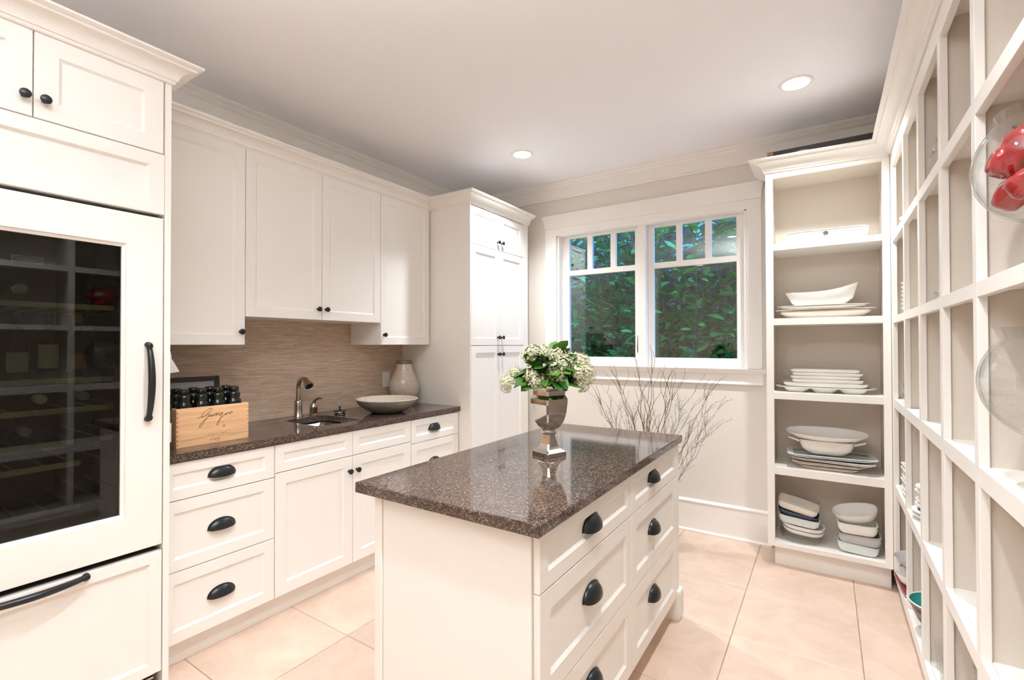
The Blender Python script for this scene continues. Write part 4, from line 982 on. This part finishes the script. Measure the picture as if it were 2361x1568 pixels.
# stone vase and bowl
sv = empty('stone_vase', (-2.735, 2.640, CZ), label='tall speckled beige ceramic vase in the counter corner', cat='vase')
MB().lathe([(0.058, 0), (0.062, 0.004), (0.085, 0.04), (0.106, 0.085), (0.114, 0.13), (0.109, 0.175), (0.092, 0.215), (0.073, 0.255), (0.062, 0.29), (0.058, 0.318), (0.056, 0.322), (0.052, 0.322), (0.054, 0.29), (0.08, 0.215), (0.10, 0.14), (0.05, 0.02), (0, 0.012)], 48).build('body', M['stone'], sv, smooth=60)
MB().lathe([(0.0585, 0.312), (0.0605, 0.318), (0.0605, 0.334), (0.058, 0.340), (0.053, 0.340), (0.052, 0.315)], 48, None, False, False).build('rim', M['stonerim'], sv, smooth=40)
sbw = empty('stone_bowl', (-2.515, 2.270, CZ), label='wide shallow grey stoneware bowl on the counter', cat='bowl')
MB().lathe([(0.085, 0), (0.10, 0.003), (0.145, 0.026), (0.185, 0.056), (0.206, 0.086), (0.208, 0.092)], 56, None, True, False).build('outer_shell', M['stonegrey'], sbw, smooth=60)
MB().lathe([(0.208, 0.092), (0.205, 0.096), (0.200, 0.093), (0.178, 0.060), (0.13, 0.030), (0.06, 0.014), (0, 0.012)], 56, None, False, True).build('inner_glaze', M['stone'], sbw, smooth=60)

# ------------------------------------------------------------------ silver urn with hydrangeas on the island
UX, UY = -0.968, 1.755
un = empty('silver_urn', (UX, UY, CZ), rz=R(-21), label='mirrored silver square urn on a stepped foot on the island', cat='vase')
un.scale = (1, 1, 1.10)
def octr(r, z, c):   # square with cut corners; c = corner cut fraction
    k = r * (1 - c)
    return [Vector(p) for p in ((r, -k, z), (r, k, z), (k, r, z), (-k, r, z), (-r, k, z), (-r, -k, z), (-k, -r, z), (k, -r, z))]
MB().loft([octr(0.051, 0, 0.06), octr(0.051, 0.014, 0.06), octr(0.049, 0.016, 0.06), octr(0.036, 0.026, 0.12), octr(0.027, 0.045, 0.2), octr(0.022, 0.068, 0.3), octr(0.0205, 0.080, 0.4)]).build('foot', M['silver'], un, 0.0015)
MB().lathe([(0.020, 0.078), (0.0285, 0.081), (0.030, 0.088), (0.0285, 0.097), (0.022, 0.100)], 24, None).build('collar', M['silver'], un, smooth=30)
ub = [octr(0.020, 0.098, 0.12), octr(0.034, 0.108, 0.12), octr(0.046, 0.130, 0.12), octr(0.054, 0.160, 0.12), octr(0.0575, 0.195, 0.12), octr(0.058, 0.214, 0.12), octr(0.054, 0.221, 0.12), octr(0.050, 0.228, 0.12), octr(0.0505, 0.244, 0.12), octr(0.058, 0.252, 0.12), octr(0.060, 0.256, 0.12), octr(0.060, 0.266, 0.12), octr(0.054, 0.267, 0.12), octr(0.046, 0.244, 0.12), octr(0.05, 0.2, 0.12), octr(0.03, 0.12, 0.12)]
MB().loft(ub).build('bowl', M['silver'], un, 0.001)

bq = empty('flower_bouquet', (UX, UY, CZ + 0.281), label='bunch of cream hydrangea heads and green leaves in the silver urn', cat='flowers')
random.seed(5)
def florethead(name):
    mb = MB(); nfl = 120
    for i in range(nfl):
        ph = math.acos(1 - 1.55 * (i + 0.5) / nfl); th = i * 2.39996
        n = Vector((math.sin(ph) * math.cos(th), math.sin(ph) * math.sin(th), math.cos(ph)))
        rr = 0.035 * random.uniform(0.72, 1.15)
        c = Vector((n.x * rr, n.y * rr, n.z * rr * 0.9))
        a = n.orthogonal().normalized(); b = n.cross(a); r0 = random.uniform(0, 6)
        for k in range(4):
            ang = r0 + k * PI / 2; u = (a * math.cos(ang) + b * math.sin(ang) + n * random.uniform(-0.35, 0.5)).normalized(); w = n.cross(u).normalized(); s = random.uniform(0.0052, 0.0072)
            mb.add([c, c + u * s * 0.6 + w * s * 0.5 + n * 0.001, c + u * s * 1.15 + n * 0.0005, c + u * s * 0.6 - w * s * 0.5 + n * 0.001], [(0, 1, 2, 3)])
    return mb.build(name, M['flower'], bq)
heads = [(-0.185, -0.095, 0.020), (-0.150, -0.075, 0.060), (-0.055, -0.030, 0.135), (-0.012, 0.02, 0.148), (0.048, 0.045, 0.135), (-0.045, -0.092, 0.022), (0.035, -0.075, 0.070), (0.075, -0.01, 0.095), (0.150, 0.085, 0.080), (0.165, 0.095, 0.040), (0.130, 0.05, 0.055), (0.145, 0.065, 0.012), (-0.075, -0.005, 0.125), (0.00, -0.088, 0.045), (0.12, 0.10, 0.10), (-0.06, 0.06, 0.10), (0.03, 0.09, 0.09)]
# image-right direction is (0.836, 0.549): heads listed as (right, toward-viewer=-, up) then rotated
def RV(r, d, z): return Vector((0.836 * r - (-0.549) * d * -1, 0.549 * r + 0.836 * d, z))
h0 = None
HP = [(-0.200, 0.0, 0.012, 1.0), (-0.165, 0.03, 0.050, 0.85), (-0.082, -0.02, 0.135, 1.1), (-0.025, 0.02, 0.140, 1.0), (0.035, 0.0, 0.132, 1.05), (-0.060, -0.085, 0.030, 1.0), (-0.085, -0.075, 0.055, 0.9), (0.022, -0.080, 0.062, 1.15), (0.070, -0.05, 0.100, 1.0), (0.155, 0.02, 0.100, 1.15), (0.175, -0.01, 0.052, 1.15), (0.128, -0.055, 0.055, 1.0), (0.150, -0.03, 0.018, 1.05), (0.11, 0.05, 0.11, 1.0), (-0.06, 0.07, 0.09, 1.0), (0.04, 0.09, 0.09, 1.0)]
HV = []
for r, d, z, s in HP:
    v = Vector((0.836 * r - 0.549 * d, 0.549 * r * -1 + 0.0, 0))
    v = Vector((0.836 * r, 0.549 * r, 0)) + Vector((-0.549 * d, 0.836 * d, 0)); v *= 0.86; v.z = z * 0.98 + 0.006
    HV.append((v, s))
for v, s in HV:
    if h0 is None: o = florethead('flower_head'); h0 = o
    else: o = h0.copy(); COL.objects.link(o)
    dirn = (v - Vector((0, 0, -0.03))).normalized()
    o.location = v; o.scale = (s * 1.05,) * 3
    o.rotation_euler = (dirn.to_track_quat('Z', 'Y') @ Vector((0, 0, 1)).rotation_difference(Vector((0, 0, 1)))).to_euler()
    st_ = MB().tube([(0, 0, 0.0), Vector((v.x * 0.35, v.y * 0.35, max(0.02, v.z * 0.6))), v - dirn * 0.012], [0.003, 0.0026, 0.002], 6).build('stalk', M['stem'], bq, smooth=60)
def leafmesh(name, L, Wd_, mt, parent, fold=0.15, droop=0.25, lobed=False):
    vs = []; fs = []; n = 6
    for i in range(n + 1):
        t = i / n; w = Wd_ * math.sin(PI * min(1, t * 0.94 + 0.05)) ** 0.75 * (1 + (0.18 * math.sin(t * 18) if lobed else 0)); z = -droop * L * t * t
        x = L * t
        vs += [(x, -w, z + fold * w), (x, 0, z), (x, w, z + fold * w)]
    for i in range(n):
        for j in range(2): fs.append((i * 3 + j, i * 3 + j + 1, i * 3 + j + 4, i * 3 + j + 3))
    return MB().add(vs, fs).build(name, mt, parent, smooth=80)
l0 = None
random.seed(9)
LFP = []
for k in range(80):
    a = random.uniform(0, 2 * PI); el = random.uniform(-0.25, 1.3)
    LFP.append((a, el))
for a, el in LFP:
    if l0 is None: o = leafmesh('leaf', 0.075, 0.028, M['leaf'], bq, lobed=True); l0 = o
    else: o = l0.copy(); COL.objects.link(o)
    d = Vector((math.cos(a) * math.cos(el) * 1.0, math.sin(a) * math.cos(el), math.sin(el)))
    base = Vector((d.x * 0.060, d.y * 0.060, 0.045 + 0.065 * max(0, d.z) + random.uniform(-0.008, 0.02)))
    o.location = base
    o.rotation_euler = (random.uniform(-0.8, 0.8), -el + random.uniform(-0.1, 0.5), a + random.uniform(-0.5, 0.5)); s = random.uniform(0.85, 1.3); o.scale = (s, s, s)
for k in range(16):   # leaves at the front and hanging over the urn's lip
    o = l0.copy(); COL.objects.link(o)
    a = R(-60) + R(random.uniform(-95, 95)); o.location = (0.05 * math.cos(a), 0.05 * math.sin(a), 0.040 + random.uniform(-0.006, 0.05))
    o.rotation_euler = (random.uniform(-0.5, 0.5), random.uniform(-0.2, 0.9), a); s = random.uniform(0.75, 1.1); o.scale = (s, s, s)

# ------------------------------------------------------------------ willow branches on the floor behind the island
fv = empty('floor_vase', (-1.02, 3.30, 0.0), label='dark floor vase hidden behind the island, holding bare branches', cat='vase')
MB().lathe([(0.085, 0), (0.10, 0.01), (0.13, 0.12), (0.12, 0.26), (0.07, 0.38), (0.06, 0.44), (0.075, 0.47), (0.07, 0.47), (0.055, 0.44), (0.11, 0.26), (0.09, 0.02), (0, 0.015)], 36).build('body', M['stonegrey'], fv, smooth=60)
br = empty('branch_arrangement', (-1.02, 3.30, 0.02), label='bare brown and silver-frosted willow branches rising behind the island', cat='branches')
random.seed(21)
def wig(p0, p1, n, amp):
    p0 = Vector(p0); p1 = Vector(p1); pts = []
    ph = [random.uniform(0, 6) for _ in range(4)]; L = (p1 - p0).length
    for i in range(n + 1):
        t = i / n
        off = Vector((math.sin(t * 9 + ph[0]) + 0.6 * math.sin(t * 21 + ph[1]), math.sin(t * 8 + ph[2]) + 0.5 * math.sin(t * 19 + ph[3]), 0)) * amp * L * (0.15 + t) 
        b = p0.lerp(p1, t); b.z += 0.10 * L * math.sin(PI * t) 
        pts.append(b + off)
    return pts
BRN = [(-0.305, 0.03, 1.29), (-0.21, 0.0, 1.22), (-0.09, 0.05, 1.29), (-0.10, -0.02, 1.19), (0.00, 0.03, 1.355), (0.03, -0.04, 1.20), (0.17, 0.02, 1.235), (0.20, -0.01, 1.22), (0.42, 0.0, 1.155), (-0.48, 0.02, 1.06), (-0.36, 0.05, 0.90), (-0.30, -0.03, 0.98), (0.10, 0.02, 1.25)]
for k, (dx, dy, z) in enumerate(BRN):
    a = random.uniform(0, 6)
    pts = wig((0.03 * math.cos(a), 0.03 * math.sin(a), 0.02), (dx, dy, z - 0.02), 26, 0.020)
    rad = [0.0040 * (1 - 0.78 * i / 26) for i in range(27)]
    mb = MB().tube(pts, rad, 6)
    for q in range(3):
        i0 = random.randint(12, 21); p = pts[i0]; d = (pts[i0] - pts[i0 - 3]).normalized()
        e_ = p + d * random.uniform(0.10, 0.2) + Vector((random.uniform(-0.07, 0.07), random.uniform(-0.04, 0.04), 0.02))
        tw = wig(p, e_, 8, 0.02); mb.tube(tw, [0.0022 * (1 - 0.6 * i / 8) for i in range(9)], 5)
    mb.build('branch', M['bark'], br, smooth=60)
SLV = [(-0.38, 0.0, 1.09), (-0.30, 0.05, 1.02), (-0.17, -0.03, 1.06), (-0.10, 0.02, 1.10), (0.13, -0.02, 1.0), (0.20, 0.03, 1.05), (0.27, 0.0, 1.08), (0.36, -0.02, 1.10), (0.47, 0.02, 0.99), (0.45, -0.04, 0.86), (0.36, 0.03, 0.83), (-0.42, -0.02, 0.98), (0.40, 0.05, 0.98), (-0.22, 0.03, 1.0), (0.02, -0.04, 0.98)]
for k, (dx, dy, z) in enumerate(SLV):
    a = random.uniform(0, 6)
    pts = wig((0.035 * math.cos(a), 0.035 * math.sin(a), 0.02), (dx, dy, z - 0.02), 22, 0.018)
    mb = MB().tube(pts, [0.0034 * (1 - 0.72 * i / 22) for i in range(23)], 6)
    for q in range(12):
        i0 = random.randint(8, 21); p = pts[i0]; d = (pts[i0] - pts[i0 - 3]).normalized()
        e_ = p + d * random.uniform(0.05, 0.13) + Vector((random.uniform(-0.06, 0.06), random.uniform(-0.03, 0.03), random.uniform(-0.02, 0.05)))
        tw = wig(p, e_, 6, 0.03); mb.tube(tw, [0.0019 * (1 - 0.5 * i / 6) for i in range(7)], 5)
        for c in tw[2::2]: mb.tube([c, c + Vector((random.uniform(-0.006, 0.006), 0, 0.006))], [0.0022, 0.0012], 4)
    b_ = mb.build('frosted_branch', M['silverbark'], br, smooth=60); b_['label'] = 'silver-frosted branch'

# ------------------------------------------------------------------ outside: ground, added fence backing, laurel hedge
gr = BX('ground', M['earth'], None, (-7, 3.5, YW + 0.12, 9.0, -0.3, -0.15), 0); tag(gr, 'dark ground outside the window', kind='structure')
sl = empty('hedge_fill_light', (-1.3, 3.91, 2.72), label='added unseen exterior light over the window, brightening the hedge', cat='light')  # exterior lamp added to lift the hedge, never in view
MB().lathe([(0.06, 0.03), (0.07, 0.03), (0.07, -0.02), (0.06, -0.02), (0.055, 0.02), (0.0, 0.02)], 28).build('can', M['black'], sl, smooth=40)
ld = bpy.data.lights.new('hedge_fill_beam', 'SPOT'); ld.energy = HEDGE_FILL_W; ld.color = (1.0, 0.93, 0.8); ld.spot_size = R(150); ld.spot_blend = 0.6; ld.shadow_soft_size = 0.05
lo = bpy.data.objects.new('hedge_fill_beam', ld); COL.objects.link(lo); lo.parent = sl; lo.location = (0, 0, -0.03); lo.rotation_euler = (R(50), 0, 0)
fe = empty('backing_fence', (0, 0, 0), label='added dark board fence backing the laurel hedge against the sky', cat='fence')  # dark backing added to keep bright sky out of the hedge gaps
fb = None
for k in range(44):
    x = -5.2 + k * 0.142
    if fb is None: fb = BX('board', M['fence'], fe, (-0.080, 0.080, -0.011, 0.011, -0.15, 3.0), 0.003); o = fb
    else: o = fb.copy(); COL.objects.link(o)
    o.location = (x, 5.92 + 0.024 * (k % 2) + random.uniform(-0.001, 0.001), random.uniform(-0.03, 0.03))
BX('fence_rail', M['fence'], fe, (-5.3, 1.1, 5.957, 6.00, 0.4, 0.49), 0.003); BX('fence_rail', M['fence'], fe, (-5.3, 1.1, 5.957, 6.00, 2.6, 2.69), 0.003)
lh = empty('laurel_hedge', (-1.7, 5.2, -0.15), label='glossy dark green laurel hedge outside the window', cat='hedge')
random.seed(33)
def leafgeo(L, Wd_, fold=0.25, droop=0.2):
    vs = []; fs = []
    for i in range(6):
        t = i / 5; w = Wd_ * (math.sin(PI * (0.06 + 0.90 * t)) ** 0.8); z = -droop * L * t * t
        vs += [Vector((L * t, -w, z + fold * w)), Vector((L * t, 0, z)), Vector((L * t, w, z + fold * w))]
    for i in range(5):
        for j in range(2): fs.append((i * 3 + j, i * 3 + j + 1, i * 3 + j + 4, i * 3 + j + 3))
    return vs, fs
stems = []
for k in range(320):
    x = random.uniform(-3.9, 0.5); y = random.uniform(4.75, 5.5); z = random.uniform(0.2, 0.9)
    top = Vector((x + random.uniform(-0.5, 0.5), y + random.uniform(-0.45, 0.15), random.uniform(1.5, 3.05) if k % 2 else random.uniform(2.5, 3.1)))
    pts = []
    p0 = Vector((x, y, z))
    bnd = Vector((random.uniform(-0.25, 0.25), random.uniform(-0.2, 0.1), 0))
    for i in range(15):
        t = i / 14; pts.append(p0.lerp(top, t) + bnd * math.sin(PI * t))
    stems.append(pts)
Mb = MB(); near = []
vs0, fs0 = leafgeo(0.128, 0.0235)
for pts in stems:
    for i in range(2, 15):
        for q in range(3):
            p = pts[i] + Vector((random.uniform(-0.03, 0.03),) * 3)
            az = random.uniform(0, 2 * PI); el = random.uniform(-0.3, 0.9)
            s = random.uniform(0.6, 1.25)
            rot = (Matrix.Rotation(az, 4, 'Z') @ Matrix.Rotation(-el, 4, 'Y') @ Matrix.Rotation(random.uniform(-0.9, 0.9), 4, 'X'))
            dist = p.y + 0.35 * abs(p.x + 1.6) + (0 if 1.0 < p.z < 2.9 else 2)
            near.append((dist, p, rot, s))
near.sort(key=lambda a: a[0])
base = Vector(lh.location)
pl = None
for i, (dd, p, rot, s) in enumerate(near):
    T = Matrix.Translation(p - base) @ rot @ Matrix.Scale(s, 4)
    if i < 290:
        if pl is None: pl = MB().add(vs0, fs0).build('leaf', M['laurel'], lh, smooth=80); o = pl
        else: o = pl.copy(); COL.objects.link(o)
        o.matrix_local = T
    else:
        Mb.add([T @ v for v in vs0], fs0)
fo = Mb.build('foliage', M['laurel'], lh, smooth=80); fo['kind'] = 'stuff'
mb = MB()
for pts in stems: mb.tube([p - base for p in [Vector((pts[0].x, pts[0].y, -0.15))] + pts[::2]], [0.008, 0.007, 0.006, 0.0055, 0.005, 0.0045, 0.004, 0.0035, 0.003], 5)
so = mb.build('stems', M['laurelstem'], lh, smooth=60); so['kind'] = 'stuff'
